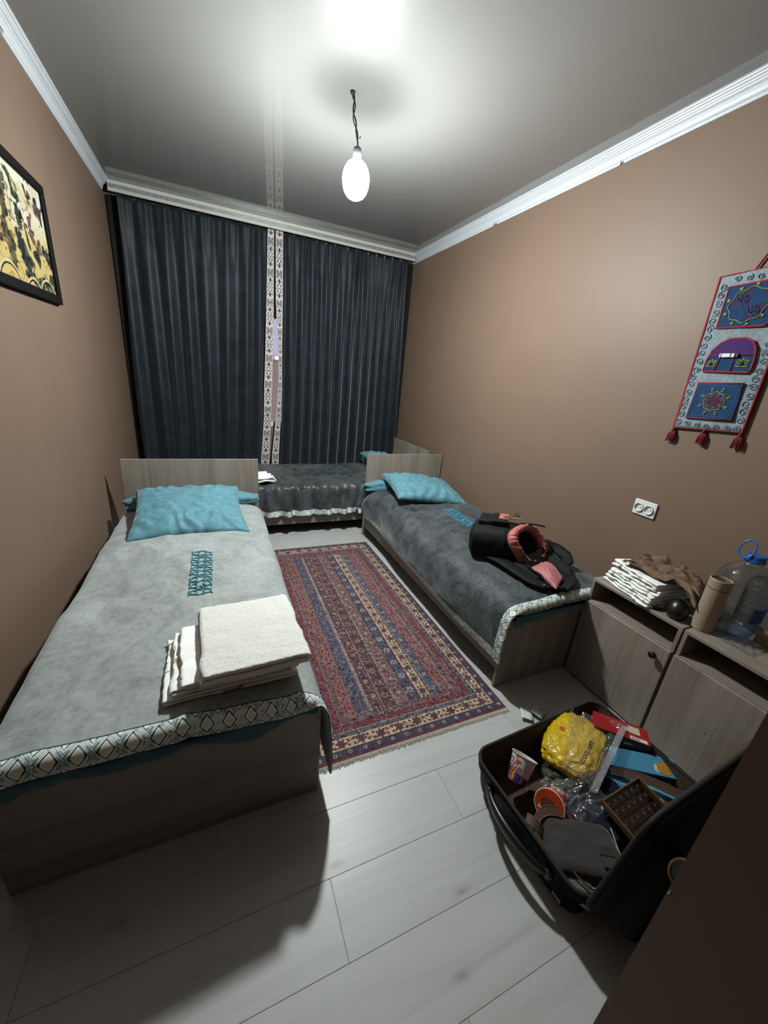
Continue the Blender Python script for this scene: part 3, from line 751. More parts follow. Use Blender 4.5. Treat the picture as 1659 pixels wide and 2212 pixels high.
# ---------------------------------------------------------------- rug
M['rug'] = m_paint('woven_rug_pile', 0.95, 500, 0.5, 0.0015, spec=0.1)
M['fringe'] = m_plain('cream_rug_fringe', (196, 190, 176), 0.95, 0.1, 60)
def rug():
    x0, x1, y0, y1 = 1.012, 1.988, 1.046, 3.072
    Wd, Ln = x1 - x0, y1 - y0
    nu, nv = 300, 620
    U = np.linspace(0, Wd, nu)[:, None] + np.zeros((1, nv)); V = np.linspace(0, Ln, nv)[None, :] + np.zeros((nu, 1))
    C = {k: np.array(lin(v)) for k, v in dict(red=(120, 38, 52), wine=(96, 44, 54), blue=(70, 78, 112), navy=(48, 50, 78), cream=(222, 196, 164), grey=(118, 112, 120), orange=(168, 92, 76),
         brown=(136, 96, 82), salmon=(166, 92, 88), teal=(66, 94, 122), maroon=(88, 50, 58), dark=(38, 32, 42), light=(206, 196, 186), pink=(172, 122, 122)).items()}
    out = np.broadcast_to(C['grey'], U.shape + (3,)).copy()
    du = np.minimum(U, Wd - U); dv = np.minimum(V, Ln - V); d = np.minimum(du, dv)
    along = np.where(du < dv, V, U)                                      # coordinate running along the border
    nz = vn(U * 160, V * 160, 0, 3); nz2 = vn(U * 70, V * 70, 0, 9)
    def put(m, c): out[m] = c if isinstance(c, np.ndarray) and c.ndim == 2 else C[c] if isinstance(c, str) else c
    def motif(m, a, b, per, wd, cols, seed, vine=True):
        """flowers and a winding stem along a stripe: a = along, b = across (centred)"""
        k = np.floor(a / per); ph = (a / per - k - 0.5) * per
        alt = np.where(np.mod(k, 2) == 0, 1, -1)
        jx = (vn(k * 7.3, 0.5, 0, seed)) * 0.10 * wd
        r = np.hypot(ph, b - jx); an = np.arctan2(b - jx, ph)
        pet = wd * 0.34 * (1 + 0.28 * np.cos(an * 6 + k))
        stem = np.abs(b - wd * 0.32 * np.sin(a / per * math.pi * 1.0 + 0.6)) < wd * 0.045
        stem2 = np.abs(b + wd * 0.30 * np.sin(a / per * math.pi * 2.0)) < wd * 0.035
        if vine: put(m & (stem | stem2), cols[0])
        leafr = np.hypot(np.abs(ph) - per * 0.36, np.abs(b) - wd * 0.22)
        put(m & (leafr < wd * 0.13), cols[0]); put(m & (leafr < wd * 0.06), cols[2])
        put(m & (r < pet * 1.12), cols[0]); put(m & (r < pet * 0.88), cols[1])
        put(m & (r < pet * 0.50), cols[2]); put(m & (r < pet * 0.25), cols[0])
    inside = d >= 0.19
    put(d < 0.013, 'red')
    m = (d >= 0.013) & (d < 0.046); put(m, 'navy'); motif(m, along, d - 0.0295, 0.066, 0.026, (C['blue'], C['light'], C['dark']), 1, False)
    m = (d >= 0.046) & (d < 0.101); put(m, 'cream'); motif(m, along, d - 0.0735, 0.092, 0.054, (C['maroon'], C['wine'], C['navy']), 2)
    m = (d >= 0.101) & (d < 0.127); put(m, 'grey'); motif(m, along, d - 0.114, 0.05, 0.022, (C['navy'], C['blue'], C['salmon']), 3)
    put((d >= 0.127) & (d < 0.161), 'red')
    m = (d >= 0.161) & (d < 0.19); put(m, 'brown'); motif(m, along, d - 0.1755, 0.06, 0.026, (C['navy'], C['grey'], C['red']), 4)
    for e in (0.0125, 0.046, 0.101, 0.1265, 0.161, 0.19):
        put(np.abs(d - e) < 0.0018, 'dark')
    put(np.abs(d - 0.1255) < 0.0014, 'light'); put(np.abs(d - 0.1625) < 0.0014, 'pink')
    stripes = [(0.190, 0.247, 'orange', ('navy', 'pink', 'red')), (0.251, 0.312, 'blue', ('navy', 'teal', 'pink')), (0.318, 0.330, 'light', None), (0.334, 0.390, 'wine', ('dark', 'salmon', 'light')), (0.390, 0.452, 'maroon', ('dark', 'pink', 'red')),
               (0.454, 0.462, 'grey', None), (0.466, 0.524, 'brown', ('navy', 'salmon', 'light')), (0.530, 0.588, 'navy', ('blue', 'light', 'maroon')), (0.592, 0.646, 'cream', ('maroon', 'wine', 'navy')), (0.648, 0.658, 'dark', None),
               (0.660, 0.702, 'teal', ('navy', 'light', 'salmon')), (0.706, 0.772, 'salmon', ('maroon', 'pink', 'teal')), (0.772, 0.80, 'grey', ('navy', 'pink', 'red'))]
    for i, (a, b, c, cols) in enumerate(stripes):
        m = inside & (U >= a) & (U < b); put(m, c)
        if cols: motif(m, V + 0.03 * i, U - (a + b) / 2, 0.085 + 0.006 * (i % 4), (b - a) * 0.9, tuple(C[k] for k in cols), 10 + i)
        else: put(m & (np.mod(V / 0.018 + U * 60, 1) < 0.4), 'dark' if c == 'light' else 'light')
        put(inside & (np.abs(U - a) < 0.0018), 'dark' if i % 2 else 'pink')
    out = out * 0.72 + np.array(lin((122, 108, 108))) * 0.28 * np.where(out.mean(-1, keepdims=True) < 0.35, 1.0, 1.4)
    # wear and speckle of the weave
    out *= (1 + 0.30 * nz + 0.22 * nz2)[..., None]
    sp = vn(U * 210, V * 210, 0, 31); out[(sp > 0.62) & (d > 0.1)] = C['light'] * 0.6
    sp = vn(U * 180, V * 180, 0, 41); out[(sp > 0.60) & (d > 0.1)] = C['dark']
    out = np.clip(out, 0.003, 1)
    Z = 0.0075 + 0.0006 * nz2
    e = (np.minimum(np.minimum(np.arange(nu), nu - 1 - np.arange(nu))[:, None] + np.zeros((1, nv)), np.minimum(np.arange(nv), nv - 1 - np.arange(nv))[None, :]) < 1)
    Z = np.where(e, 0.0005, Z)
    P = np.stack([x0 + U, y0 + V, Z], -1)
    o = grid_obj('rug', P, M['rug'], origin=((x0 + x1) / 2, (y0 + y1) / 2, 0), col=out)
    tag(o, 'patterned red, blue and cream rug with lengthwise stripes between the two beds', 'rug')
    m = MB()
    for yy, sg, n in ((y0, -1, 230), (y1, 1, 230)):
        for i in range(n):
            x = x0 + (i + 0.5) / n * Wd; l = 0.016 + 0.008 * random.random(); dx = random.uniform(-0.003, 0.003)
            m.tube([(x, yy + 0.002 * -sg, 0.005), (x + dx * .5, yy + sg * l * 0.5, 0.0045), (x + dx, yy + sg * l, 0.002)], [0.0024, 0.0022, 0.0014], 4)
    tag(m.done('fringe', M['fringe'], o), kind='stuff')
rug()

# ---------------------------------------------------------------- folded cloths
M['linen'] = m_paint('printed_white_cotton', 0.85, 30, 0.3, 0.004)
M['terry'] = m_plain('white_terry_cloth', (284, 284, 276), 0.95, 0.04, 60, 260, 1.0, 0.006, sheen=0.3)
M['white_cotton'] = m_plain('white_cotton', (270, 272, 270), 0.9, 0.03, 20, 30, 0.3, 0.003)
def folded(name, cx, cy, z0, lx, ly, layers, th, yaw, mat, label, cat, group, seed, prints=False, rough=0.003, gap=0.004, thickm=0.9, terry=False, slump=0.0):
    d = th + gap; pts = []
    for i in range(layers):
        sg = 1 if i % 2 == 0 else -1
        a = lx / 2 - d / 2 - 0.004 * (i % 3)
        for q in np.linspace(-a, a, 26): pts.append((sg * q, th / 2 + i * d))
        if i < layers - 1:
            for q in np.linspace(-math.pi / 2, math.pi / 2, 9)[1:-1]: pts.append((sg * (a + d / 2 * math.cos(q)), th / 2 + (i + 0.5) * d + d / 2 * math.sin(q)))
    pts = np.array(pts); n = len(pts); nv = 56
    v = np.linspace(-1, 1, nv)[None, :]; lay = (pts[:, 1] / d)[:, None]
    x = pts[:, 0][:, None] + 0.006 * vn(v * 3, lay * 3.1, 0, seed) + rough * vn(v * 9, lay * 4, 2, seed)
    yl = ly / 2 * (1 - 0.02 * np.mod(np.floor(lay * 1.3), 2)) + 0.006 * vn(lay * 5.3, 0.5, 0, seed)
    y = v * yl + 0.004 * vn(pts[:, 0][:, None] * 9, lay * 2, 4, seed)
    z = pts[:, 1][:, None] + rough * 1.2 * vn(pts[:, 0][:, None] * 10, v * 4, lay * 2, seed) * np.minimum(1, lay * 2) - slump * (np.abs(v) ** 3) * lay * d * 0.3
    if terry: z = z + 0.0022 * vn(pts[:, 0][:, None] * 220, v * 55, 0, 5); 
    c, s = math.cos(yaw), math.sin(yaw)
    P = np.stack([cx + x * c - y * s, cy + x * s + y * c, z0 + z], -1)
    col = None
    if prints:
        u = np.concatenate([[0], np.cumsum(np.hypot(*np.diff(pts, axis=0).T))])[:, None] + 0 * v; w2 = v * ly / 2 + 0 * u
        col = np.broadcast_to(np.array(lin((286, 288, 284))), u.shape + (3,)).copy()
        n1 = vn(u * 24, w2 * 24, 0, seed + 3); n2 = vn(u * 20 + 9, w2 * 20, 2, seed + 8); n3 = vn(u * 40, w2 * 40, 2, seed + 4)
        zone = vn(u * 5, w2 * 5, 4, seed + 6) > -0.05
        col[(np.abs(n1 - 0.35) < 0.09) & (n3 > -0.3) & zone] = lin((168, 160, 56))
        col[(np.abs(n2 - 0.45) < 0.06) & ~zone & (vn(u * 4, w2 * 4, 9, seed) > 0.2)] = lin((56, 128, 112))
    o = grid_obj(name, P, mat, None, origin=(cx, cy, z0), col=col, thick=th * thickm)
    return tag(o, label, cat, group)
zs = 0.512
for k, (ox, oy, lx, ly, lb) in enumerate(((0.735, 1.185, 0.40, 0.30, 'white printed bed linen folded flat, lowest of the light grey bed pile'),
                                       (0.748, 1.19, 0.385, 0.295, 'white printed bed linen folded flat, just above the lowest of the light grey bed pile'),
                                       (0.765, 1.187, 0.365, 0.30, 'white printed bed linen folded flat, directly under the terry towel'))):
    folded('folded_linen', ox, oy, zs + 0.0235 * k, lx, ly, 3, 0.0048, 0.035 + 0.02 * k, M['linen'], lb, 'bed linen', 'linen pile on the light grey bed', 70 + k, True, gap=0.0026)
folded('terry_towel', 0.800, 1.195, zs + 0.073, 0.335, 0.385, 2, 0.0155, 0.05, M['terry'], 'thick white terry towel lying folded on the linen pile of the light grey bed', 'towel', None, 91, gap=0.002, rough=0.002, terry=True)
folded('folded_towel', 1.085, 3.56, 0.506, 0.19, 0.22, 3, 0.016, 0.3, M['white_cotton'], 'white towel bundled on the crosswise bed beside a headboard', 'towel', None, 55, rough=0.012, slump=0.6)

# ---------------------------------------------------------------- nightstands
M['hole'] = m_plain('dark_cam_hole', (20, 18, 16), 0.8)
def nightstand(y0, y1, label):
    xf, xb, h, t = 2.527, 2.820, 0.600, 0.016
    n = empty('nightstand', ((xf + xb) / 2, (y0 + y1) / 2, 0), label, 'nightstand', 'nightstands along the wall')
    MB().box(xf, xb, y0, y1, h - t, h, 0.0012).done('top_board', M['wood_y'], n)
    for a in (y0, y1 - t): MB().box(xf, xb, a, a + t, 0.0, h - t, 0.0012).done('side_panel', M['wood_v'], n)
    MB().box(xf + 0.002, xb, y0 + t, y1 - t, 0.462, 0.477, 0.001).done('shelf', M['wood_y'], n)
    MB().box(xf + 0.01, xb, y0 + t, y1 - t, 0.04, 0.056, 0.001).done('bottom_board', M['wood_y'], n)
    MB().box(xb - 0.004, xb, y0 + t, y1 - t, 0.056, h - t).done('back_panel', M['wood_v'], n)
    d = MB().box(xf - 0.0175, xf - 0.0015, y0 + 0.003, y1 - 0.003, 0.012, 0.474, 0.0012).done('door', M['wood_v'], n)
    if len(label) % 2 == KNOB_PARITY or True:
        k = MB(); k.lathe([(0.006, 0), (0.006, 0.012), (0.0155, 0.016), (0.017, 0.022), (0.013, 0.028), (0.001, 0.0295)], frame((xf - 0.0175, y0 + 0.055, 0.424), (0, 1, 0), (-1, 0, 0)), 20)
        k.done('knob', M['black'], d, smooth=True)
    MB().lathe([(0.0028, 0), (0.0028, 0.0006)], frame((xf - 0.0175, y0 + 0.24, 0.24), (0, 1, 0), (-1, 0, 0)), 8).done('cam_hole', M['hole'], d)
    return n
KNOB_PARITY = 0
nightstand(0.722, 1.168, 'pale oak nightstand with black knob, holding the folded linen')
nightstand(0.268, 0.714, 'pale oak nightstand with wooden board on top, beside the open suitcase')

# on the nightstands
M['brown_satin'] = m_plain('brown_patterned_satin', (104, 70, 38), 0.65, 0.3, 160, 90, 0.3, 0.003, sheen=0.3)
zz0 = 0.601
for k in range(4):
    folded('folded_linen', 2.655 + 0.006 * k, 0.985 + 0.006 * (k % 2), zz0 + 0.030 * k, 0.25 - 0.006 * k, 0.265 - 0.004 * k, 2, 0.0105, -math.pi / 2 - 0.22 + 0.05 * (k % 3) + math.pi / 2 + (0.02 * k), M['linen'],
           'white printed linen folded on the nightstand, ' + ('lowest of its pile', 'second from below in its pile', 'third from below in its pile', 'topmost of its pile under the brown cloth')[k], 'bed linen', 'linen pile on the nightstand', 110 + k, True, gap=0.0038, rough=0.006)
def brown_cloth():
    nu, nv = 80, 70
    a = np.linspace(-1, 1, nu)[:, None]; b = np.linspace(-1, 1, nv)[None, :]
    x = 2.700 + 0.105 * b + 0.02 * a; y = 0.935 - 0.155 * a * (1 - 0.15 * b) + 0.03 * b
    x = x - 0.05 * np.clip(a, 0, 1) ** 2 * np.clip(-b + 0.3, 0, 1)
    z = 0.738 + 0.012 * fbm(a * 1.6, b * 1.6, 0, 12, 3) + 0.030 * np.clip(ridge(a * 1.1 + 0.3, b * 1.3, 2, 14) - 0.45, 0, 1) + 0.010 * np.sin(a * 7 + b * 5 + 3 * vn(a * 2, b * 2, 0, 7))
    z = z - 0.030 * smooth(0.70, 1.05, a) * (1 - smooth(-0.6, 0.5, b)) - 0.015 * smooth(0.7, 1, a) - 0.010 * smooth(0.8, 1.0, -b) + 0.006 * smooth(0.6, 1.0, b)
    x = np.minimum(x, 2.822)
    o = grid_obj('brown_cloth', np.stack([x, y + 0 * z, z], -1), M['brown_satin'], thick=0.004)
    tag(o, 'crumpled brown satin cloth thrown over the linen pile on the nightstand', 'cloth')
brown_cloth()
pc = empty('black_pouch', (2.590, 0.795, 0.600), 'small glossy black egg-shaped pouch with a clip, beside the linen pile', 'pouch')
T = Matrix.Translation((2.590, 0.795, 0.600)) @ Matrix.Rotation(0.5, 4, 'Z') @ Matrix.Diagonal((1.0, 0.82, 1, 1))
m = MB(); m.lathe([(0.030, 0.0), (0.047, 0.008), (0.054, 0.024), (0.052, 0.044), (0.044, 0.062), (0.031, 0.076), (0.015, 0.084), (0.001, 0.086)], T, 36); m.done('shell', M['black'], pc, smooth=True)
m = MB(); m.tube([(2.562, 0.843, 0.612), (2.553, 0.860, 0.620), (2.547, 0.866, 0.612), (2.553, 0.860, 0.603), (2.562, 0.846, 0.604)], 0.004, 6); m.done('clip', M['black'], pc, smooth=True)
M['flask'] = m_plain('matte_sand_flask', (176, 160, 138), 0.5, 0.04, 200)
M['steel'] = m_plain('dark_steel_cap', (120, 112, 104), 0.3, 0.05, 30, metal=0.8)
fk = empty('thermos_flask', (2.612, 0.700, 0.6005), 'sand coloured cylindrical thermos flask standing before the water bottle', 'flask')
T = Matrix.Translation((2.612, 0.700, 0.6005)) @ Matrix.Diagonal((1, 1, 1.07, 1))
m = MB(); m.lathe([(0.036, 0), (0.0385, 0.003), (0.0385, 0.182), (0.038, 0.1835)], T, 36); m.done('body', M['flask'], fk, smooth=False)
m = MB(); m.lathe([(0.037, 0.1855), (0.0385, 0.187), (0.0385, 0.222), (0.0365, 0.2245), (0.0345, 0.2245), (0.0335, 0.219)], T, 36, cap1=False); m.done('lid', M['flask'], fk)
m = MB(); m.lathe([(0.0335, 0.2185), (0.010, 0.2195), (0.001, 0.2195)], T, 28, cap0=False); m.done('lid_inlay', M['steel'], fk)
m = MB(); m.lathe([(0.0372, 0.183), (0.0372, 0.186)], T, 36, cap0=False, cap1=False); m.done('seam_ring', M['black'], fk)

M['pet'] = m_clear('clear_blue_bottle_plastic', (0.78, 0.87, 0.95), 0.06, 0.06, 30, 0.25)
M['water'] = m_clear('water', (0.90, 0.95, 0.99), 0.01, 0.0)
M['bluecap'] = m_plain('blue_cap_plastic', (30, 110, 205), 0.35, 0.03)
M['bluestick'] = m_plain('blue_bottle_label', (38, 82, 150), 0.4, 0.08)
bxx, byy = 2.735, 0.672
bt = empty('water_bottle', (bxx, byy, 0.6005), 'large clear five litre water bottle with blue cap and carrying loop', 'bottle')
T = Matrix.Translation((bxx, byy, 0.6005)) @ Matrix.Diagonal((1.27, 1.27, 1.16, 1))
pr_ = [(0.030, 0.006), (0.058, 0.001), (0.068, 0.006), (0.073, 0.02)]
z = 0.035
while z < 0.175: pr_ += [(0.074, z), (0.0690, z + 0.008), (0.074, z + 0.012)]; z += 0.022
pr_ += [(0.0745, 0.19), (0.073, 0.207), (0.067, 0.226), (0.056, 0.243), (0.042, 0.256), (0.029, 0.265), (0.024, 0.272), (0.024, 0.282)]
m = MB(); m.lathe(pr_, T, 48, cap1=False); m.done('body', M['pet'], bt, smooth=True)
m = MB(); m.lathe([(0.056, 0.004), (0.0665, 0.009), (0.0705, 0.02), (0.071, 0.055), (0.001, 0.055)], T, 40); m.done('water', M['water'], bt, smooth=True)
m = MB(); m.lathe([(0.027, 0.276), (0.0285, 0.278), (0.0285, 0.284), (0.026, 0.286), (0.026, 0.298), (0.024, 0.301), (0.001, 0.301)], T, 32); m.done('cap', M['bluecap'], bt)
hp = []
for i in range(25):
    a = i / 24 * 2 * math.pi
    hp.append((bxx - 0.030 + 0.012 * math.cos(a), byy + 0.026 + 0.026 * math.sin(a), 0.6005 + 0.368 + 0.036 * math.cos(a)))
m = MB(); m.tube(hp, 0.0032, 8, closed=True); m.done('carry_loop', M['bluecap'], bt, smooth=True)
ths = np.linspace(-2.15, -1.0, 20)[:, None]; zl = np.linspace(0.07, 0.125, 4)[None, :]
grid_obj('label', np.stack([bxx + 0.0965 * np.cos(ths) + 0 * zl, byy + 0.0965 * np.sin(ths) + 0 * zl, 0.6005 + zl * 1.2 + 0 * ths], -1), M['bluestick'], bt, thick=0.0006)
M['crinkle'] = m_clear('crinkled_clear_film', (0.97, 0.97, 0.98), 0.10, 0.10, 55, 1.0, haze=0.05)
a = np.linspace(-1, 1, 36)[:, None]; b = np.linspace(-1, 1, 30)[None, :]
ox, oy = 2.665 + 0.065 * a + 0 * b, 0.570 + 0.055 * b + 0 * a
tag(grid_obj('clear_plastic_bag', np.stack([ox, oy, 0.604 + 0.008 * np.abs(fbm(a * 2.5, b * 2.5, 0, 9, 3)) + 0 * ox], -1), M['crinkle'], thick=0.0004), 'flattened clear plastic bag lying in front of the water bottle', 'plastic bag')
M['board'] = m_wood('warm_wooden_board', 'Y', (136, 108, 78), (172, 142, 106), (190, 160, 122), 0.5)
bd = MB().box(2.745, 2.83 - 0.012, 0.30, 0.575, 0.601, 0.638, 0.003).done('wooden_board', M['board'])
tag(bd, 'thick warm wooden board lying flat on the nightstand beside the open suitcase', 'board')

# ---------------------------------------------------------------- double socket on the wall
sk = empty('double_socket', (W, 1.208, 0.958), 'white double wall socket above the nightstands', 'socket')
m = MB(); m.box(W - 0.010, W, 1.148, 1.268, 0.917, 0.999, 0.003, seg=2); m.done('plate', M['white'], sk)
M['pin'] = m_plain('dark_socket_pin', (70, 74, 76), 0.4)
for cy in (1.236, 1.182):
    # ring-shaped well standing proud with a sunk face
    Fm = frame((W - 0.010, cy, 0.958), (0, 1, 0), (-1, 0, 0))
    m = MB(); m.lathe([(0.0245, 0), (0.0232, 0.0085), (0.0212, 0.0085), (0.0198, 0.0002)], Fm, 36, cap0=False, cap1=False); w_ = m.done('well', M['white'], sk)
    m = MB(); m.lathe([(0.0198, 0.0003), (0.001, 0.0004)], Fm, 28, cap0=False); m.done('well_face', M['white'], w_)
    for dy in (-0.009, 0.009):
        m = MB(); m.lathe([(0.0028, 0.0004), (0.0028, 0.0010)], frame((W - 0.010, cy + dy, 0.956), (0, 1, 0), (-1, 0, 0)), 10); m.done('pin_hole', M['pin'], w_)

# ---------------------------------------------------------------- picture on the wall
M['frame'] = m_plain('black_picture_frame', (18, 16, 16), 0.7, 0.08, 30, spec=0.12)
M['print'] = m_paint('colour_print', 0.35, spec=0.4)
py0, py1, pz0, pz1 = 1.955, 2.757, 1.708, 2.224
pf = empty('framed_picture', (0.0, 2.36, 1.708), 'framed fantasy print in cream, ochre and black hanging above the light grey bed', 'picture')
fw = 0.040
for b in ((py0, py1, pz0, pz0 + fw), (py0, py1, pz1 - fw, pz1)): MB().box(0.0015, 0.024, b[0], b[1], b[2], b[3], 0.003).done('frame_rail', M['frame'], pf)
for b in ((py0, py0 + fw, pz0 + fw, pz1 - fw), (py1 - fw, py1, pz0 + fw, pz1 - fw)): MB().box(0.0015, 0.024, b[0], b[1], b[2], b[3], 0.003).done('frame_stile', M['frame'], pf)
def painting():
    nu, nv = 300, 190
    A = np.linspace(0, 1, nu)[:, None] + np.zeros((1, nv)); B = np.linspace(0, 1, nv)[None, :] + np.zeros((nu, 1))   # A along the wall (1 = far end), B up
    L = lambda *c: np.array(lin(c))
    wob = 0.05 * fbm(A * 4, B * 4, 0, 2, 4)
    sky = smooth(0.35, 0.75, B + wob)[..., None]
    c = L(206, 184, 118) * (1 - sky) + L(222, 222, 204) * sky
    y = smooth(0.1, 0.6, fbm(A * 3.5, B * 2.5, 1, 8, 4))[..., None]; c = c * (1 - 0.45 * y) + L(200, 170, 84) * 0.45 * y
    hz = smooth(0.0, 0.5, fbm(A * 2.4 + 3, B * 3, 2, 11, 4) - np.abs(B - 0.55))[..., None]; c = c * (1 - hz) + L(224, 220, 210) * hz
    ink = np.clip(ridge(A * 9 + B * 3, B * 7 - A * 2, 3, 21, 4) - 0.66, 0, 1) * 3 * (1 - smooth(0.75, 1.0, B)) * np.clip(0.5 + fbm(A * 5, B * 4, 6, 31, 3), 0, 1)
    c = c * (1 - np.clip(ink, 0, 0.85)[..., None]) + L(40, 40, 34) * np.clip(ink, 0, 0.85)[..., None]
    def blob(pts, rad, col, jag=0.03, seed=1, tex=0.5):
        nonlocal c
        d = curve_dist(A * 1.55, B, [(p[0] * 1.55, p[1]) for p in pts]) + jag * 1.7 * fbm(A * 18, B * 13, 0, seed, 4)
        m = smooth(rad, rad * 0.75, d)[..., None]
        t = (np.clip(0.5 + 0.9 * fbm(A * 34, B * 24, 3, seed + 4, 3), 0, 1) ** 1.5)[..., None] * 1.8
        c = c * (1 - m) + (L(*col) * (1 - tex) + L(*col) * 2.2 * tex * t) * m
    # riders and standing warriors as dark inky shapes
    blob([(0.80, 0.86), (0.86, 0.78), (0.93, 0.82)], 0.07, (60, 62, 60), 0.05, 3); blob([(0.93, 0.80), (0.95, 0.62)], 0.022, (52, 52, 50), 0.02, 5)
    blob([(0.87, 0.74), (0.90, 0.70)], 0.035, (96, 40, 44), 0.04, 9); blob([(0.74, 0.92), (0.78, 0.80)], 0.012, (44, 46, 42), 0.01, 6)
    blob([(0.72, 0.60), (0.75, 0.50), (0.80, 0.42)], 0.06, (96, 72, 60), 0.06, 12); blob([(0.70, 0.70), (0.74, 0.60)], 0.012, (50, 46, 40), 0.01, 4)
    blob([(0.54, 0.86), (0.57, 0.66), (0.56, 0.42), (0.60, 0.16)], 0.085, (52, 58, 44), 0.05, 15, 0.6); blob([(0.60, 0.78), (0.67, 0.30)], 0.018, (36, 40, 36), 0.01, 17)
    blob([(0.52, 0.40), (0.55, 0.16)], 0.05, (28, 34, 40), 0.03, 19); blob([(0.58, 0.88), (0.60, 0.84)], 0.03, (150, 142, 96), 0.03, 20)
    blob([(0.38, 0.80), (0.36, 0.50), (0.40, 0.20)], 0.09, (62, 58, 42), 0.05, 22, 0.6); blob([(0.18, 0.70), (0.20, 0.40), (0.14, 0.16)], 0.10, (70, 56, 44), 0.06, 24, 0.6)
    blob([(0.94, 0.42), (0.97, 0.22), (0.99, 0.06)], 0.06, (50, 52, 42), 0.06, 26, 0.7); blob([(0.76, 0.34), (0.80, 0.26)], 0.04, (58, 54, 56), 0.06, 28)
    blob([(0.68, 0.02), (0.84, 0.10), (1.0, 0.02)], 0.075, (78, 78, 58), 0.02, 30, 0.7)
    for k, (cx, cy, r) in enumerate(((0.86, -0.10, 0.22), (0.62, -0.12, 0.20), (0.30, -0.10, 0.24))):
        q = np.hypot((A - cx) * 1.55, B - cy)
        c[np.abs(q - r) < 0.010] = L(206, 200, 160); c[np.abs(q - r + 0.022) < 0.008] = L(36, 36, 30)
    c *= (1 + 0.12 * vn(A * 120, B * 90, 0, 2))[..., None]
    ya, yb_, za, zb = py0 + fw - 0.002, py1 - fw + 0.002, pz0 + fw - 0.002, pz1 - fw + 0.002
    grid_obj('print', np.stack([0.010 + 0 * A, ya + (yb_ - ya) * A, za + (zb - za) * B], -1), M['print'], pf, col=np.clip(c, 0.002, 1), thick=0.002)
painting()
MB().box(0.002, 0.009, py0 + 0.01, py1 - 0.012, pz0 - 0.004, pz1 - 0.01, 0.001).done('backing_board', M['frame'], pf)

# ---------------------------------------------------------------- felt wall hanging
M['felt'] = m_plain('grey_blue_felt', (152, 168, 176), 0.95, 0.22, 70, 110, 0.8, 0.003, sheen=0.2)
M['felt_blue'] = m_plain('deep_blue_felt', (16, 66, 112), 0.95, 0.18, 30, 160, 0.5, 0.002)
M['felt_purple'] = m_plain('purple_felt', (74, 40, 112), 0.95, 0.15, 30, 160, 0.5, 0.002)
M['felt_plum'] = m_plain('plum_felt', (62, 46, 84), 0.95, 0.15, 30, 160, 0.5, 0.002)
M['red_cord'] = m_plain('red_piping', (168, 34, 48), 0.8, 0.12, 80, 200, 0.4, 0.002)
M['yarn_red'] = m_plain('crimson_tassel_yarn', (128, 22, 44), 0.9, 0.2, 60)
M['yarn_yellow'] = m_plain('yellow_green_stitching', (196, 200, 84), 0.7, 0.05)
M['yarn_blue'] = m_plain('bright_blue_stitching', (52, 110, 170), 0.7, 0.05)
M['yarn_pale'] = m_plain('pale_blue_grey_stitching', (126, 150, 160), 0.7, 0.05)
M['tonal'] = m_plain('steel_blue_stitching', (108, 138, 156), 0.8, 0.1)
XW = W - 0.004
wh = empty('felt_wall_hanging', (XW, 1.065, 1.40), 'grey felt wall hanging with blue embroidered pockets and red tassels', 'wall hanging')
def hp_(y, z, o): return (XW - o, y, z)
TL, TR, BR_, BLc = (1.212, 2.047), (0.926, 2.062), (0.919, 1.409), (1.197, 1.393)
def quad(p, q, r, s, n):
    u = np.linspace(0, 1, n)[:, None, None]; v = np.linspace(0, 1, n)[None, :, None]
    a, b, c, d = [np.array(k) for k in (p, q, r, s)]
    return (a * (1 - u) + b * u) * (1 - v) + (d * (1 - u) + c * u) * v
g = quad(TL, TR, BR_, BLc, 30)
grid_obj('felt_panel', np.stack([XW - 0.005 - 0.002 * vn(g[..., 0] * 12, g[..., 1] * 12), g[..., 0], g[..., 1]], -1), M['felt'], wh, thick=0.006)
def piping(poly, off, r=0.0048, name='red_piping', par=None):
    m = MB(); m.tube([hp_(y, z, off) for y, z in poly], r, 7, closed=True); return m.done(name, M['red_cord'], par or wh, smooth=True)
piping([TL, TR, BR_, BLc], 0.008, 0.0055)
for s_ in (1, -1):
    m = MB(); m.tube([hp_(1.066 + s_ * 0.026, 2.052, 0.005), hp_(1.062 + s_ * 0.016, 2.085, 0.005), hp_(1.062, 2.115, 0.005)], 0.004, 6); m.done('hanging_loop', M['red_cord'], wh, smooth=True)
m = MB(); m.lathe([(0.002, 0), (0.002, 0.012), (0.005, 0.013), (0.005, 0.015)], frame((W, 1.062, 2.112), (0, 1, 0), (-1, 0, 0)), 10); m.done('nail', M['steel'], wh)
def pocket(poly, mat, off=0.012, name='pocket'):
    m = MB(); m.prism(poly, lambda a, b, c: hp_(a, b, 0.007 + c), off - 0.007 + 0.004)
    p = m.done(name, mat, wh); piping(poly, off + 0.003, 0.0045, 'red_piping', p); return p
def stitch(par, polys, off, mat, r=0.0013, name='stitching'):
    m = MB()
    for pl in polys: m.tube([hp_(y, z, off) for y, z in pl], r, 5)
    return tag(m.done(name, mat, par, smooth=True), kind='stuff')
def spiral(cy, cz, r, a0, turns, sg=1, n=28):
    return [(cy + r * (1 - 0.8 * i / (n - 1)) * math.cos(a0 + sg * turns * 2 * math.pi * i / (n - 1)), cz + r * (1 - 0.8 * i / (n - 1)) * math.sin(a0 + sg * turns * 2 * math.pi * i / (n - 1))) for i in range(n)]
circ = lambda cy, cz, ry, rz, n=40, w=0, k=8: [(cy + (ry + w * math.cos(k * i / n * 2 * math.pi)) * math.cos(i / n * 2 * math.pi), cz + (rz + w * math.cos(k * i / n * 2 * math.pi)) * math.sin(i / n * 2 * math.pi)) for i in range(n + 1)]
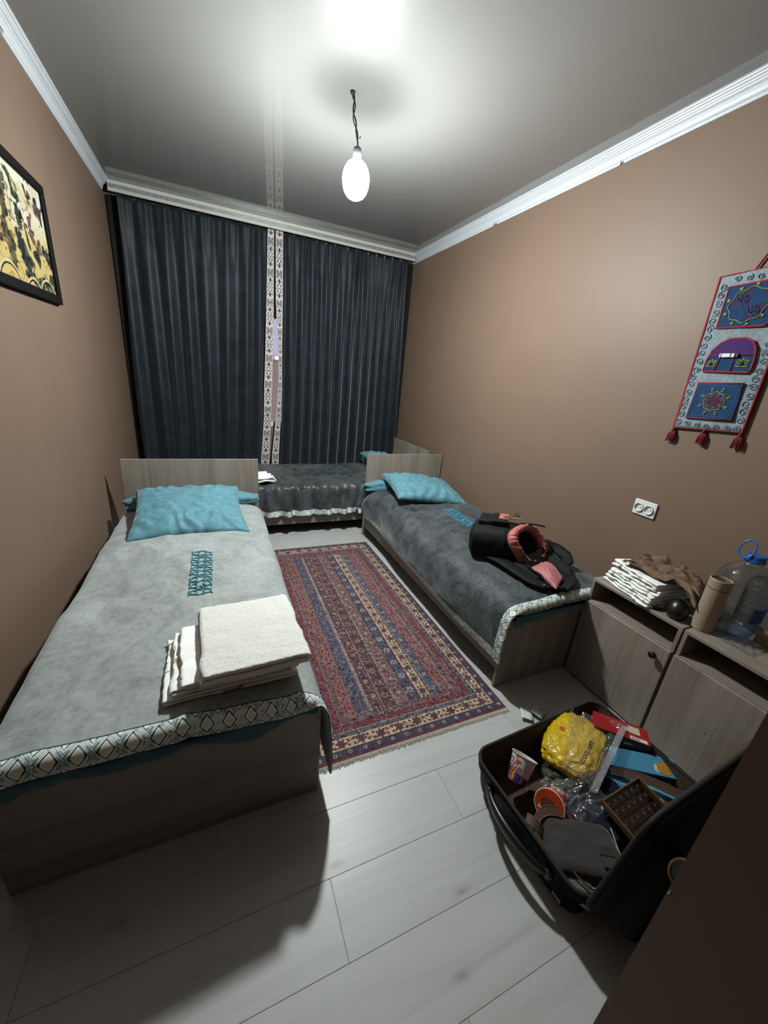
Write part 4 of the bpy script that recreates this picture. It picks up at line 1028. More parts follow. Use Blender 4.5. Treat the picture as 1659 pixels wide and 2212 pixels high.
# spirals stitched tone on tone all round the panel
sp = []
for i in range(18):
    zc = 1.425 + i * 0.034
    for yc in (1.183, 0.944): sp.append(spiral(yc - (0.0 if yc > 1 else 0.0), zc, 0.016, i * 1.3, 1.3, 1 if i % 2 else -1))
for i in range(5):
    for zc in (2.027, 1.418): sp.append(spiral(1.14 - i * 0.04, zc, 0.013, i * 1.7, 1.3))
tag(stitch(wh, sp, 0.0112, M['tonal'], 0.0016, 'tonal_stitching'), kind='stuff')
p1 = pocket([(1.160, 1.998), (0.972, 2.010), (0.968, 1.850), (0.985, 1.834), (1.156, 1.836)], M['felt_blue'])
m = MB(); m.prism(circ(1.065, 1.920, 0.069, 0.066, 40, 0.004)[:-1], lambda a, b, c: hp_(a, b, 0.0155 + c), 0.002); m.done('medallion', M['felt_plum'], p1)
for s_ in (0, 1):
    ang = [math.radians(a) for a in range(90 + 180 * s_, 181 + 180 * s_, 9)]
    m = MB(); m.prism([(1.065, 1.920)] + [(1.065 + 0.066 * math.cos(a), 1.920 + 0.063 * math.sin(a)) for a in ang], lambda a, b, c: hp_(a, b, 0.017 + c), 0.0015); m.done('medallion_quarter', M['felt_blue'], p1)
stitch(p1, [circ(1.065, 1.920, 0.069, 0.066, 60, 0.004)], 0.019, M['yarn_yellow'])
fl_ = []
for k in range(9):
    a = k / 9 * 2 * math.pi + 0.3; cy_, cz_ = 1.065 + 0.074 * math.cos(a), 1.920 + 0.071 * math.sin(a)
    for da in (-0.6, -0.2, 0.2, 0.6): fl_.append([(cy_, cz_), (cy_ + 0.012 * math.cos(a + da), cz_ + 0.012 * math.sin(a + da))])
stitch(p1, fl_, 0.018, M['yarn_yellow'], 0.0014)
def horns(cy, cz, s, rot=0.0):
    o = []
    for sg in (1, -1):
        o.append([(cy + sg * y, cz + z) for y, z in [(0, -s * 0.7), (0, s * 0.5), (s * 0.1, s * 0.8)]]); q = spiral(0.55 * s, 0.15 * s, 0.45 * s, math.pi, 1.25, -1); o.append([(cy + sg * y, cz + z) for y, z in q])
        o.append([(cy, cz - s * 0.6), (cy + sg * s * 0.6, cz - s * 0.55), (cy + sg * s * 0.95, cz - s * 0.4)])
    if rot:
        c_, s_ = math.cos(rot), math.sin(rot); o = [[(cy + (y - cy) * c_ - (z - cz) * s_, cz + (y - cy) * s_ + (z - cz) * c_) for y, z in p] for p in o]
    return o
stitch(p1, horns(1.092, 1.944, 0.024, 0.8) + horns(1.040, 1.897, 0.024, 0.8), 0.0205, M['yarn_blue'])
p2 = pocket([(1.152, 1.656), (1.150, 1.700), (1.140, 1.742), (1.117, 1.772), (1.085, 1.789), (1.030, 1.790), (1.000, 1.776), (0.981, 1.748), (0.972, 1.700), (0.972, 1.664), (0.980, 1.652)], M['felt_blue'])
m = MB(); m.prism([(1.146, 1.721), (1.138, 1.744), (1.115, 1.770), (1.085, 1.785), (1.032, 1.786), (1.003, 1.773), (0.984, 1.747), (0.978, 1.722)], lambda a, b, c: hp_(a, b, 0.0158 + c), 0.002); m.done('roof_patch', M['felt_purple'], p2)
stitch(p2, [[(1.147, 1.721), (0.977, 1.722)], [(1.098, 1.720), (1.105, 1.658)], [(1.048, 1.720), (1.042, 1.656)]], 0.018, M['red_cord'], 0.0016)
stitch(p2, horns(1.125, 1.688, 0.021) + horns(1.008, 1.690, 0.024), 0.018, M['yarn_yellow'], 0.0016)
for a_, b_ in ((1.101, 1.095), (1.092, 1.060), (1.056, 1.044), (1.040, 1.030)):
    m = MB(); m.box(XW - 0.027, XW - 0.018, b_, a_, 1.713, 1.729, 0.001); m.done('clip', M['white'] if a_ != 1.040 else M['black'], p2)
p3 = pocket([(1.151, 1.604), (0.976, 1.608), (0.968, 1.453), (1.153, 1.445)], M['felt_blue'])
m = MB(); m.prism(circ(1.062, 1.527, 0.040, 0.040, 32, 0.003)[:-1], lambda a, b, c: hp_(a, b, 0.0155 + c), 0.0015); m.done('medallion', M['felt_plum'], p3)
m = MB(); m.prism(circ(1.062, 1.527, 0.020, 0.020, 20)[:-1], lambda a, b, c: hp_(a, b, 0.0168 + c), 0.0012); m.done('medallion_core', m_plain('dark_red_felt', (92, 34, 50), 0.95, 0.1), p3)
stitch(p3, [circ(1.062, 1.527, 0.040, 0.040, 60, 0.003)] + [[(1.062 + (0.045 + 0.018 * t_) * math.cos(a) - 0.004 * s_ * math.sin(a) * math.sin(t_ * math.pi), 1.527 + (0.045 + 0.018 * t_) * math.sin(a) + 0.004 * s_ * math.cos(a) * math.sin(t_ * math.pi)) for t_ in [q / 8 for q in range(9)]]
        for a in [k / 8 * 2 * math.pi + 0.39 for k in range(8)] for s_ in (1, -1)], 0.018, M['yarn_yellow'])
stitch(p3, [spiral(1.062 + 0.029 * math.cos(k / 7 * 6.283), 1.527 + 0.029 * math.sin(k / 7 * 6.283), 0.008, k * 0.9, 1.2) for k in range(7)], 0.018, M['yarn_pale'])
zg = [[(1.143 - i * 0.0082, 1.594 + 0.004 * (i % 2)) for i in range(20)], [(1.143 - i * 0.0082, 1.459 + 0.004 * (i % 2)) for i in range(20)], [(1.141 + 0.004 * (i % 2), 1.598 - i * 0.0075) for i in range(19)], [(0.982 + 0.004 * (i % 2), 1.598 - i * 0.0075) for i in range(19)]]
stitch(p3, zg, 0.0165, M['yarn_blue'], 0.0012)
for (ty, tz) in ((1.195, 1.392), (1.062, 1.400), (0.922, 1.407)):
    ts = MB(); ts.lathe([(0.003, 0.0), (0.008, -0.006), (0.008, -0.013), (0.005, -0.017)], Matrix.Translation((XW - 0.008, ty, tz)), 12)
    for k in range(26):
        a = k / 26 * 2 * math.pi; r0, r1 = 0.005 * (k % 2 + 0.5) / 1.5, 0.021 * (0.6 + 0.4 * random.random())
        l = 0.056 + 0.014 * random.random()
        ts.tube([(XW - 0.008 + r0 * math.cos(a), ty + r0 * math.sin(a), tz - 0.014), (XW - 0.009 + max(-0.01, r1 * 0.8 * math.cos(a)) * -1 * 0.6, ty + r1 * math.sin(a) * 0.9, tz - 0.03), (XW - 0.009 - abs(r1 * math.cos(a)) * 0.6, ty + r1 * math.sin(a), tz - l)], [0.0016, 0.002, 0.0016], 5)
    ts.done('tassel', M['yarn_red'], wh, smooth=True)
# ---------------------------------------------------------------- open suitcase
M['shell'] = m_plain('black_suitcase_shell', (7, 7, 9), 0.5, 0.1, 40, 220, 0.25, 0.001, spec=0.06)
M['rimcloth'] = m_plain('black_zip_tape', (12, 12, 13), 0.8, 0.1, 60)
M['lining'], _nt, _b = newmat('tan_mesh_lining')
_mp = coords(_nt, (1, 1, 1)); _v = nd(_nt, 'ShaderNodeTexVoronoi'); _v.inputs['Scale'].default_value = 150; _nt.links.new(_mp.outputs[0], _v.inputs['Vector'])
_r = ramp(_nt, [(0.25, lin((26, 18, 12))), (0.55, lin((88, 66, 42)))]); _nt.links.new(_v.outputs['Distance'], _r.inputs[0]); _nt.links.new(_r.outputs[0], _b.inputs['Base Color']); _b.inputs['Roughness'].default_value = 0.85
M['lining_dark'] = m_plain('dark_brown_lining', (44, 32, 22), 0.85, 0.15, 30, 150, 0.4, 0.002)
EX, EY = Vector((0.9988, 0.050, 0)), Vector((-0.050, 0.9988, 0)); EZ = Vector((0, 0, 1))
SO = Vector((1.597, 0.308, 0)); SLx, SLy, RIM = 0.715, 0.492, 0.170
def rrect(w_, h_, r, n=7):
    o = []
    for cx, cy, a0 in ((w_ - r, r, -90), (w_ - r, h_ - r, 0), (r, h_ - r, 90), (r, r, 180)):
        for k in range(n): a = math.radians(a0 + 90 * k / (n - 1)); o.append((cx + r * math.cos(a), cy + r * math.sin(a)))
    return o
def tray(fn, lx, ly, depth, wallt=0.008, r=0.062, rib=True):
    """outer and inner skins of a half shell: fn(a, b, c) with c = 0 at the back, depth at the rim"""
    def ring(inset, c, rr=None):
        q = rrect(lx - 2 * inset, ly - 2 * inset, max(0.012, (rr or r) - inset * 0.3)); return [fn(a + inset, b + inset, c) for a, b in q]
    outer = [ring(0.075, 0.0), ring(0.050, 0.002), ring(0.034, 0.010), ring(0.024, 0.026), ring(0.016, 0.06), ring(0.010, depth * 0.70), ring(0.006, depth * 0.72), ring(0.006, depth * 0.78), ring(0.001, depth * 0.80), ring(0.0, depth)]
    inner = [ring(wallt, depth), ring(wallt + 0.012, depth * 0.6), ring(wallt + 0.022, 0.05), ring(wallt + 0.04, 0.022), ring(wallt + 0.09, 0.016)]
    return np.array([[tuple(p) for p in rg] for rg in outer]), np.array([[tuple(p) for p in rg] for rg in inner])
def shell_part(fn, lx, ly, depth, par, lining):
    out, inn = tray(fn, lx, ly, depth)
    m = MB(); m.grid(np.concatenate([out, inn[:1]]), closed_v=True); m.bm.verts.ensure_lookup_table()
    n = out.shape[1]; m.bm.faces.new([m.bm.verts[k] for k in range(n)][::-1])
    s = m.done('shell', M['shell'], par, smooth=True)
    m = MB(); m.grid(inn, closed_v=True); m.bm.verts.ensure_lookup_table(); m.bm.faces.new([m.bm.verts[(inn.shape[0] - 1) * n + k] for k in range(n)])
    m.done('lining', lining, s, smooth=False)
    z = MB(); z.tube([fn(a + 0.001, b + 0.001, depth + 0.001) for a, b in rrect(lx - 0.002, ly - 0.002, 0.062, 9)], 0.0065, 7, closed=True); z.done('zip_tape', M['rimcloth'], s, smooth=True)
    return s
case = empty('suitcase', tuple(SO + EX * SLx / 2 + EY * SLy / 2), 'black hard-shell suitcase lying open on the floor, filled with groceries and clothes', 'suitcase')
fB = lambda a, b, c: SO + EX * a + EY * b + EZ * (c + 0.003)
base = shell_part(fB, SLx, SLy, RIM, case, M['lining'])
LU = Vector((0, -0.100, 0.995)); LD = -EX.cross(LU).normalized()              # up along the lid, and its outward (back) direction
if LD.y > 0: LD = -LD
LO = SO + EY * 0.000 + EZ * 0.150
LDEP = 0.112
fLid = lambda a, b, c: LO + EX * a + LU * b + LD * (LDEP - c)
lid = shell_part(fLid, SLx, 0.455, LDEP, case, M['lining_dark'])
# divider pocket bulging out of the lid
a = np.linspace(0.03, SLx - 0.015, 40)[:, None]; b = np.linspace(0.02, 0.448, 30)[None, :]
bul = 0.040 * np.sin(np.clip((b - 0.02) / 0.428, 0, 1) * math.pi) * smooth(0.05, 0.6, a) + 0.006 * vn(a * 14, b * 14)
Pp = np.array(LO)[None, None] + a[..., None] * np.array(EX) + b[..., None] * np.array(LU) - bul[..., None] * np.array(LD)
grid_obj('net_pocket', Pp, M['lining'], lid, thick=0.002)
# hinge gusset, handles, latch
m = MB(); m.box(0.03, SLx - 0.03, -0.006, 0.004, 0.150, 0.200, 0.002, M=Matrix((EX, EY, EZ)).transposed().to_4x4()); 
for v in m.bm.verts: v.co += SO
m.done('hinge_gusset', M['rimcloth'], base)
hpts = []
for t in np.linspace(0, 1, 20): hpts.append(tuple(SO + EY * (0.115 + 0.265 * t) + EX * (0.004 - 0.040 * math.sin(math.pi * t) ** 0.55) + EZ * (0.115 + 0.006 * math.sin(math.pi * t))))
m = MB(); m.tube(hpts, [0.010 + 0.004 * math.sin(math.pi * t) for t in np.linspace(0, 1, 20)], 8, flat=1.5); m.done('carry_handle', M['black'], base, smooth=True)
for t in (0.115, 0.380):
    c = SO + EY * t + EX * 0.004 + EZ * 0.115
    m = MB(); m.lathe([(0.001, 0.012), (0.016, 0.012), (0.020, 0.004), (0.020, -0.004)], frame(c, (0, 1, 0), (-1, 0, 0)), 14); m.done('handle_mount', M['black'], base)
m = MB(); m.box(-0.003, 0.006, 0.055, 0.085, 0.075, 0.088, 0.002, M=Matrix((EX, EY, EZ)).transposed().to_4x4())
for v in m.bm.verts: v.co += SO
m.done('zip_stop', M['steel'], base)
M['brass'] = m_plain('brass_fitting', (150, 128, 84), 0.35, 0.1, 40, metal=0.85)
c = fLid(0.0, 0.415, LDEP - 0.085) - EX * -0.002
ring_ = [c + LU * (0.040 * math.cos(q)) + LD * (0.022 * math.sin(q)) - EX * 0.003 for q in np.linspace(0, 2 * math.pi, 26)[:-1]]
m = MB(); m.tube(ring_, 0.0032, 6, closed=True); m.done('recess_ring', M['brass'], lid, smooth=True)
m = MB(); m.prism([(0.038 * math.cos(q), 0.020 * math.sin(q)) for q in np.linspace(0, 2 * math.pi, 20)[:-1]], lambda p, q, d: c + LU * p + LD * q - EX * (0.0005 + d), 0.0015); m.done('recess_plate', M['black'], lid)
# packing straps of the suitcase
M['strap'] = m_plain('brown_packing_strap', (86, 56, 42), 0.7, 0.12, 60, 200, 0.3, 0.001)
M['strap_edge'] = m_plain('tan_strap_edge', (150, 116, 88), 0.7)
def strap(pts, wv, par, name='strap', wd=0.028):
    pts = [Vector(p) for p in pts]; wv = Vector(wv).normalized()
    P = np.array([[tuple(p + wv * (q * wd)) for q in (-0.5, -0.44, 0.44, 0.5)] for p in pts])
    s = grid_obj(name, P, M['strap'], par, thick=0.003)
    for q in (-0.46, 0.46):
        m = MB(); m.tube([p + wv * q * wd + Vector((0, 0, 0.0022)) for p in pts], 0.0012, 5); m.done('strap_stitching', M['strap_edge'], s)
def arc3(a, b, c, n=14):
    a, b, c = Vector(a), Vector(b), Vector(c); return [(1 - t) ** 2 * a + 2 * t * (1 - t) * b + t * t * c for t in np.linspace(0, 1, n)]
strap(arc3((1.640, 0.535, 0.120), (1.715, 0.580, 0.165), (1.790, 0.492, 0.128)), (0.4, 0.75, 0.35), base, wd=0.030)
strap(arc3((1.628, 0.560, 0.135), (1.640, 0.530, 0.155), (1.660, 0.505, 0.112)), (0.7, 0.5, 0.3), base, wd=0.030)
strap(arc3((2.060, 0.600, 0.120), (2.170, 0.520, 0.150), (2.250, 0.395, 0.140), 20), (0.62, 0.55, 0.5), base, wd=0.030)

# ---------------------------------------------------------------- what is packed in it
def blob(name, c, ax, ay, az, yaw, mat, label, cat, seed, amp=0.12, fr=2.4, group=None, n=(64, 40), flatten=True, par=None, creases=0.0, squarish=0.75):
    th = np.linspace(0, 2 * math.pi, n[0], endpoint=False)[:, None]; ph = np.linspace(-math.pi / 2, math.pi / 2, n[1])[None, :]
    sg = lambda v, e: np.sign(v) * np.abs(v) ** e
    x = sg(np.cos(th), squarish) * sg(np.cos(ph), 0.6); y = sg(np.sin(th), squarish) * sg(np.cos(ph), 0.6); z = sg(np.sin(ph), 0.8) + 0 * th
    k = 1 + amp * fbm(x * fr, y * fr, z * fr, seed, 4) + creases * np.clip(ridge(x * fr * 0.9, y * fr * 0.9, z * fr, seed + 3) - 0.55, 0, 1)
    x, y, z = x * k * ax, y * k * ay, z * k * az
    cs, sn = math.cos(yaw), math.sin(yaw)
    P = np.stack([c[0] + x * cs - y * sn, c[1] + x * sn + y * cs, c[2] + z], -1)
    o = grid_obj(name, P, mat, par, origin=None if par else (c[0], c[1], c[2] - az), closed_u=True)
    if label: tag(o, label, cat, group)
    return o
for _c, _ax, _lb in (((0.560, 2.962, 0.522), 0.425, 'flat teal bolster behind the pillow of the light grey bed'), ((2.405, 3.190, 0.520), 0.412, 'flat teal bolster behind the pillow of the charcoal bed')):
    blob('bolster', _c, _ax, 0.062, 0.060, 0.0, M['pillow'], _lb, 'bolster', 21, 0.07, 3.0, 'teal bolsters', (90, 30), creases=0.08, squarish=0.22)
M['navy_cloth'] = m_velvet('navy_knit', (24, 28, 42), (36, 42, 60), 20, 0.2, 0.9, 0.5, 0.4)
M['grey_canvas'] = m_plain('charcoal_canvas', (50, 46, 44), 0.9, 0.12, 30, 260, 0.4, 0.001, sheen=0.2)
M['green_knit'] = m_plain('moss_green_plush', (56, 70, 32), 0.95, 0.3, 50, 160, 1.0, 0.008, sheen=0.3)
M['black_cloth'] = m_plain('black_garment_cloth', (18, 18, 22), 0.95, 0.2, 20, 60, 0.5, 0.004)
blob('folded_garment', (1.93, 0.53, 0.072), 0.185, 0.115, 0.040, 0.15, M['navy_cloth'], 'navy garment under the clear bag in the middle of the suitcase', 'clothing', 5, 0.10, 2.2)
blob('black_garment', (2.05, 0.63, 0.048), 0.19, 0.12, 0.024, -0.4, M['black_cloth'], 'black garment at the bottom of the suitcase under the cookie boxes', 'clothing', 8, 0.10, 2.2)
blob('plush_garment', (1.872, 0.625, 0.100), 0.055, 0.040, 0.030, -0.8, M['green_knit'], 'moss green plush garment peeking out below the yellow bag', 'clothing', 9, 0.25, 3.0)
blob('snack_wrapper', (2.262, 0.470, 0.105), 0.022, 0.016, 0.012, 0.4, m_plain('lime_green_wrapper', (96, 150, 40), 0.35, 0.3, 60), 'tiny lime green wrapper beside the packing strap near the hinge', 'wrapper', 4, 0.2, 3.0)
# grey pouch, flap folded and zipped
def pouch():
    nu, nv = 50, 40
    u = np.linspace(-1, 1, nu)[:, None]; v = np.linspace(-1, 1, nv)[None, :]
    x = 0.118 * u * (1 - 0.05 * v); y = 0.092 * v * (1 - 0.04 * np.abs(u))
    t = (np.clip(1 - u ** 6, 0, 1) * np.clip(1 - v ** 6, 0, 1)) ** 0.5
    top = 0.030 * t + 0.004 * fbm(u * 2, v * 2, 0, 3, 3); bot = -0.025 * t
    R = np.array(Matrix.Translation((1.748, 0.428, 0.118)) @ Matrix.Rotation(-0.52, 4, 'Z') @ Matrix.Rotation(-0.10, 4, 'X'))
    tr = lambda z: np.stack([x + 0 * z, y + 0 * z, z], -1) @ R[:3, :3].T + R[:3, 3]
    m = MB(); m.grid(tr(top)); m.grid(tr(bot)[:, ::-1]); bmesh.ops.remove_doubles(m.bm, verts=m.bm.verts[:], dist=0.004)
    o = m.done('canvas_pouch', M['grey_canvas'], smooth=True); tag(o, 'charcoal canvas pouch with light piping lying in the suitcase near its handle', 'pouch')
    w3 = lambda a, b, z: tuple(R[:3, :3] @ np.array([a, b, z]) + R[:3, 3])
    m = MB(); m.tube([w3(0.118, -0.085 + 0.02 * i, 0.012 + 0.006 * math.sin(i)) for i in range(9)], 0.0022, 6); m.done('piping', m_plain('cream_piping', (186, 170, 140), 0.7), o, smooth=True)
    m = MB(); m.box(0.035, 0.085, -0.066, -0.030, 0.026, 0.031, 0.001, M=Matrix(R.tolist())); m.done('sewn_tab', M['grey_canvas'], o)
    m = MB(); m.tube([w3(0.035, -0.030, 0.0325), w3(0.085, -0.030, 0.0325), w3(0.085, -0.066, 0.0325), w3(0.035, -0.066, 0.0325)], 0.0013, 5, closed=True); m.done('tab_seam', M['black'], o)
pouch()
zp = tag(blob('zip_pouch', (1.668, 0.383, 0.112), 0.036, 0.075, 0.018, -0.12, m_clear('smoky_clear_vinyl', (0.4, 0.42, 0.45), 0.06, 0.15, 30, 0.5, 0.1), None, None, 14, 0.08, 2.0), 'smoky clear zip pouch with brass zipper against the suitcase edge', 'pouch')
m = MB(); m.tube(arc3((1.664, 0.437, 0.140), (1.640, 0.385, 0.146), (1.672, 0.338, 0.140), 18), 0.0028, 6); m.done('zipper', M['brass'], zp, smooth=True)
m = MB(); m.tube([(1.672, 0.338, 0.142), (1.684, 0.331, 0.144), (1.690, 0.326, 0.142)], 0.0035, 6); m.done('zip_pull', M['brass'], zp, smooth=True)

# instant noodle cups
M['cup'] = m_paint('printed_cup_paper', 0.3, coat=0.4)
M['cupred'] = m_plain('red_print', (176, 42, 52), 0.4); M['cupwhite'] = m_plain('white_print', (226, 224, 218), 0.4); M['inkblack'] = m_plain('black_print', (20, 18, 18), 0.4); M['inkgrey'] = m_plain('grey_print', (120, 118, 122), 0.5)
M['inkblue'] = m_plain('dark_blue_print', (36, 40, 110), 0.4)
camp = Vector((0.7347, 0, 1.5)); camr = Vector((0.9176, -0.3878, 0.0873))
def cup(B, T, rb, rt, label, colour, nm, roll=0.0):
    B, T = Vector(B), Vector(T); ax = (T - B).normalized(); h = (T - B).length
    tc = (camp - (B + T) / 2); xl = (tc - ax * tc.dot(ax)).normalized(); yl = ax.cross(xl)
    if roll: xl, yl = xl * math.cos(roll) + yl * math.sin(roll), yl * math.cos(roll) - xl * math.sin(roll)
    pt = lambda phi, t, e=0.0: B + ax * (h * t) + (xl * math.cos(phi) + yl * math.sin(phi)) * (rb + (rt - rb) * t + e)
    root = empty('noodle_cup', tuple(B), label, 'cup', 'instant noodle cups')
    nu, nv = 120, 60
    ph = np.linspace(-math.pi, math.pi, nu, endpoint=False); tt = np.linspace(0, 1, nv)
    P = np.array([[tuple(pt(p, t)) for t in tt] for p in ph]); PH = ph[:, None] + 0 * tt[None]; TT = tt[None] + 0 * ph[:, None]
    grid_obj('body', P, M['cup'], root, col=colour(PH, TT), thick=0.0016, closed_u=True, offset=-1)
    m = MB(); m.lathe([(rb - 0.001, 0.004), (0.001, 0.004)], frame(B, xl, ax), 32, cap0=False); m.done('bottom', M['cupwhite'], root)
    m = MB(); m.tube([pt(p, 1.0, 0.001) for p in ph[::4]], 0.0024, 6, closed=True); m.done('rim', M['cupwhite'], root, smooth=True)
    return root, pt, ax, h
L_ = lambda *c: np.array(lin(c))
def col1(PH, TT):
    c = np.broadcast_to(L_(226, 224, 222), PH.shape + (3,)).copy()
    c[TT < 0.40 - 0.10 * np.sin(PH * 1.0 + 0.2)] = L_(84, 62, 128)
    c[(TT < 0.10)] = L_(70, 50, 112)
    n = vn(PH * 9, TT * 14, 0, 3); m = (np.hypot((PH + 0.62) * 0.9, (TT - 0.24) * 1.6) < 0.34); c[m] = L_(206, 120, 50); c[m & (n > 0.25)] = L_(226, 190, 120); c[m & (n < -0.35)] = L_(150, 50, 30)
    m = (np.abs(PH + 0.50) < 0.14) & (np.abs(TT - 0.90) < 0.06); c[m] = L_(196, 130, 50)
    m = (np.abs(PH - 0.58) < 0.30) & (np.abs(TT - 0.68) < 0.17); q = np.mod(TT * 22, 1) < 0.45; c[m & q & (vn(PH * 30, np.floor(TT * 22), 0, 2) > -0.4)] = L_(186, 186, 192)
    m = (np.abs(PH - 0.42) < 0.20) & (np.abs(TT - 0.20) < 0.11); c[m] = L_(226, 226, 226); b = vn(np.floor(PH * 46), 0.5, 0, 8) > 0; c[m & b & (np.abs(TT - 0.21) < 0.08) & (np.abs(PH - 0.42) < 0.17)] = L_(30, 28, 34)
    return c
c1, pt1, ax1, h1 = cup((1.708, 0.691, 0.092), (1.7635, 0.7225, 0.165), 0.033, 0.047, 'white and purple instant noodle cup tilted in the suitcase corner', col1, 'a')
def on_cup(pt, phi0, t0, k, h): return lambda x, y: pt(phi0 + x / k, t0 + y / h, 0.0008)
lettering('lettering', 'CUP', 0.026, on_cup(pt1, -0.72, 0.70, 0.040, h1), M['cupred'], c1, 0.0005)
lettering('lettering', 'NOODLES', 0.020, on_cup(pt1, -0.78, 0.50, 0.040, h1), M['cupred'], c1, 0.0004, 0.8)
def col2(PH, TT):
    c = np.broadcast_to(L_(206, 74, 34), PH.shape + (3,)).copy()
    c[TT > 0.94] = L_(226, 110, 60)
    m = (np.abs(PH - 0.45) < 0.5) & (np.abs(TT - 0.35) < 0.26); c[m & (PH > 0.05)] = L_(196, 192, 190); q = np.mod(TT * 26, 1) < 0.4; c[m & (PH > 0.12) & q] = L_(120, 116, 116)
    c[(np.abs(PH + 0.4) < 0.10) & (np.abs(TT - 0.42) < 0.16)] = L_(176, 60, 30)
    return c
c2, pt2, ax2, h2 = cup((1.815, 0.588, 0.090), (1.738, 0.563, 0.133), 0.042, 0.050, 'orange instant noodle cup lying on its side by the brown strap', col2, 'b')
lettering('lettering', 'SO', 0.022, lambda x, y: pt2(-0.50 + x / 0.04, 0.42 - y / h2, 0.0008), M['inkblue'], c2, 0.001)
# printed lid of the orange cup
tcn = Vector((1.738, 0.563, 0.133)); xl = Vector((0, 0, 1)); xl = (xl - ax2 * xl.dot(ax2)).normalized(); yl = ax2.cross(xl)
m = MB(); m.lathe([(0.0505, 0.001), (0.048, 0.0022), (0.001, 0.0022)], frame(tcn, xl, ax2), 36, cap0=False); lidp = m.done('lid', m_plain('orange_lid_foil', (204, 70, 32), 0.3, 0.1, 30), c2)
m = MB(); m.prism([(0.026 * math.cos(q) - 0.004, 0.030 * math.sin(q)) for q in np.linspace(0, 2 * math.pi, 24)[:-1]], lambda p, q, d: tcn + xl * p + yl * q + ax2 * (0.0024 + d), 0.0005); m.done('lid_picture', m_plain('brown_food_picture', (110, 62, 40), 0.5, 0.6, 120), lidp)
lettering('lettering', 'Samyang', 0.018, lambda x, y: tcn + xl * (-0.026 - y) + yl * (-x) * -1 + ax2 * 0.0036, M['cupwhite'], lidp, 0.0006)

# boxes
def carton(name, c, dims, yaw, mat, label, cat, pitch=0.0, roll=0.0, group=None):
    R = Matrix.Translation(c) @ Matrix.Rotation(yaw, 4, 'Z') @ Matrix.Rotation(pitch, 4, 'Y') @ Matrix.Rotation(roll, 4, 'X')
    e = empty(name, tuple(c), label, cat, group)
    l, w_, h = dims
    m = MB(); m.box(-l / 2, l / 2, -w_ / 2, w_ / 2, -h / 2, h / 2, 0.0012, M=R); m.done('carton', mat, e)
    return e, R
def patch(par, R, x0, x1, y0, y1, z, mat, name, face='top', lift=0.0006):
    m = MB()
    if face == 'top': m.box(x0, x1, y0, y1, z, z + lift, M=R)
    elif face == 'front': m.box(x0, x1, z - lift, z, y0, y1, M=R)          # -y side
    else: m.box(z, z + lift, x0, x1, y0, y1, M=R)                            # +x end
    return m.done(name, mat, par)
M['redbox'] = m_plain('red_carton', (168, 22, 30), 0.35, 0.05, coat=0.3); M['maroon'] = m_plain('maroon_carton_print', (66, 20, 24), 0.35, 0.3, 40)
M['bluebox'] = m_plain('sky_blue_carton', (88, 168, 208), 0.35, 0.04, coat=0.3); M['cream'] = m_plain('cream_print', (214, 204, 172), 0.5)
M['cookie'] = m_plain('golden_cookie_print', (206, 150, 52), 0.5, 0.45, 160); M['choco'] = m_plain('dark_chocolate', (44, 26, 18), 0.35, 0.2, 50, coat=0.3)
rb_, R = carton('tea_box', (2.228, 0.668, 0.168), (0.205, 0.088, 0.066), math.radians(-47), M['redbox'], 'red carton with cream label and barcode, beside the yellow bag', 'box')
l, w2, h = 0.1025, 0.044, 0.033
patch(rb_, R, 0.028, 0.070, -0.008, 0.030, h, M['cream'], 'label'); patch(rb_, R, 0.015, 0.028, -0.004, 0.014, h, M['cream'], 'label')
bc = patch(rb_, R, 0.030, 0.092, -0.041, -0.024, h, M['cupwhite'], 'barcode_label')
m = MB()
for i in range(18):
    if i % 5 == 4: continue
    m.box(0.036 + 0.0016 * i, 0.036 + 0.0016 * i + (0.0006, 0.0011, 0.0008)[i % 3], -0.038, -0.028, h + 0.0007, h + 0.0010, M=R)
tag(m.done('barcode', M['inkblack'], bc), kind='stuff')
patch(rb_, R, -0.09, 0.098, -0.030, 0.030, -w2, M['maroon'], 'printed_side', 'front')
m = MB(); m.prism([(0.018 * math.cos(q) + 0.03, 0.009 * math.sin(q) + 0.004) for q in np.linspace(0.3, 3.6, 14)], lambda p, q, d: R @ Vector((p, -w2 - 0.0008 - d, q)), 0.0004); m.done('leaf_print', M['cream'], rb_)
for k in range(3): lettering('lettering', ('Earl Grey', 'Ceylon', 'TEA')[k] if False else ('• — —', '• — — —', '• — —')[k], 0.007, (lambda kk: lambda x, y: R @ Vector((0.049 + x, 0.022 - 0.011 * kk + y, h + 0.0009)))(k), M['inkgrey'], rb_)
bb, R2 = carton('cookie_box', (2.212, 0.560, 0.136), (0.262, 0.070, 0.042), math.radians(-33), M['bluebox'], 'sky blue cookie carton with a cookie picture, half under the red carton', 'box', roll=math.radians(24))
m = MB(); m.prism([(0.085 + 0.028 * math.cos(q) * (1 + 0.12 * math.cos(7 * q)), -0.006 + 0.022 * math.sin(q) * (1 + 0.12 * math.cos(5 * q))) for q in np.linspace(0, 2 * math.pi, 30)[:-1]], lambda p, q, d: R2 @ Vector((p, q, 0.0212 + d)), 0.0006); ck = m.done('cookie_picture', M['cookie'], bb)
m = MB(); m.prism([(0.058 + 0.012 * math.cos(q), -0.010 + 0.016 * math.sin(q)) for q in np.linspace(0, 2 * math.pi, 16)[:-1]], lambda p, q, d: R2 @ Vector((p, q, 0.0211 + d)), 0.0005); m.done('cream_splash', M['cupwhite'], bb)
m = MB(); m.prism([(0.100 + 0.014 * math.cos(q), 0.0 + 0.011 * math.sin(q)) for q in np.linspace(0, 2 * math.pi, 20)[:-1]], lambda p, q, d: R2 @ Vector((p, -0.0355 - d, q)), 0.0006); m.done('oval_emblem', M['inkblue'], bb)
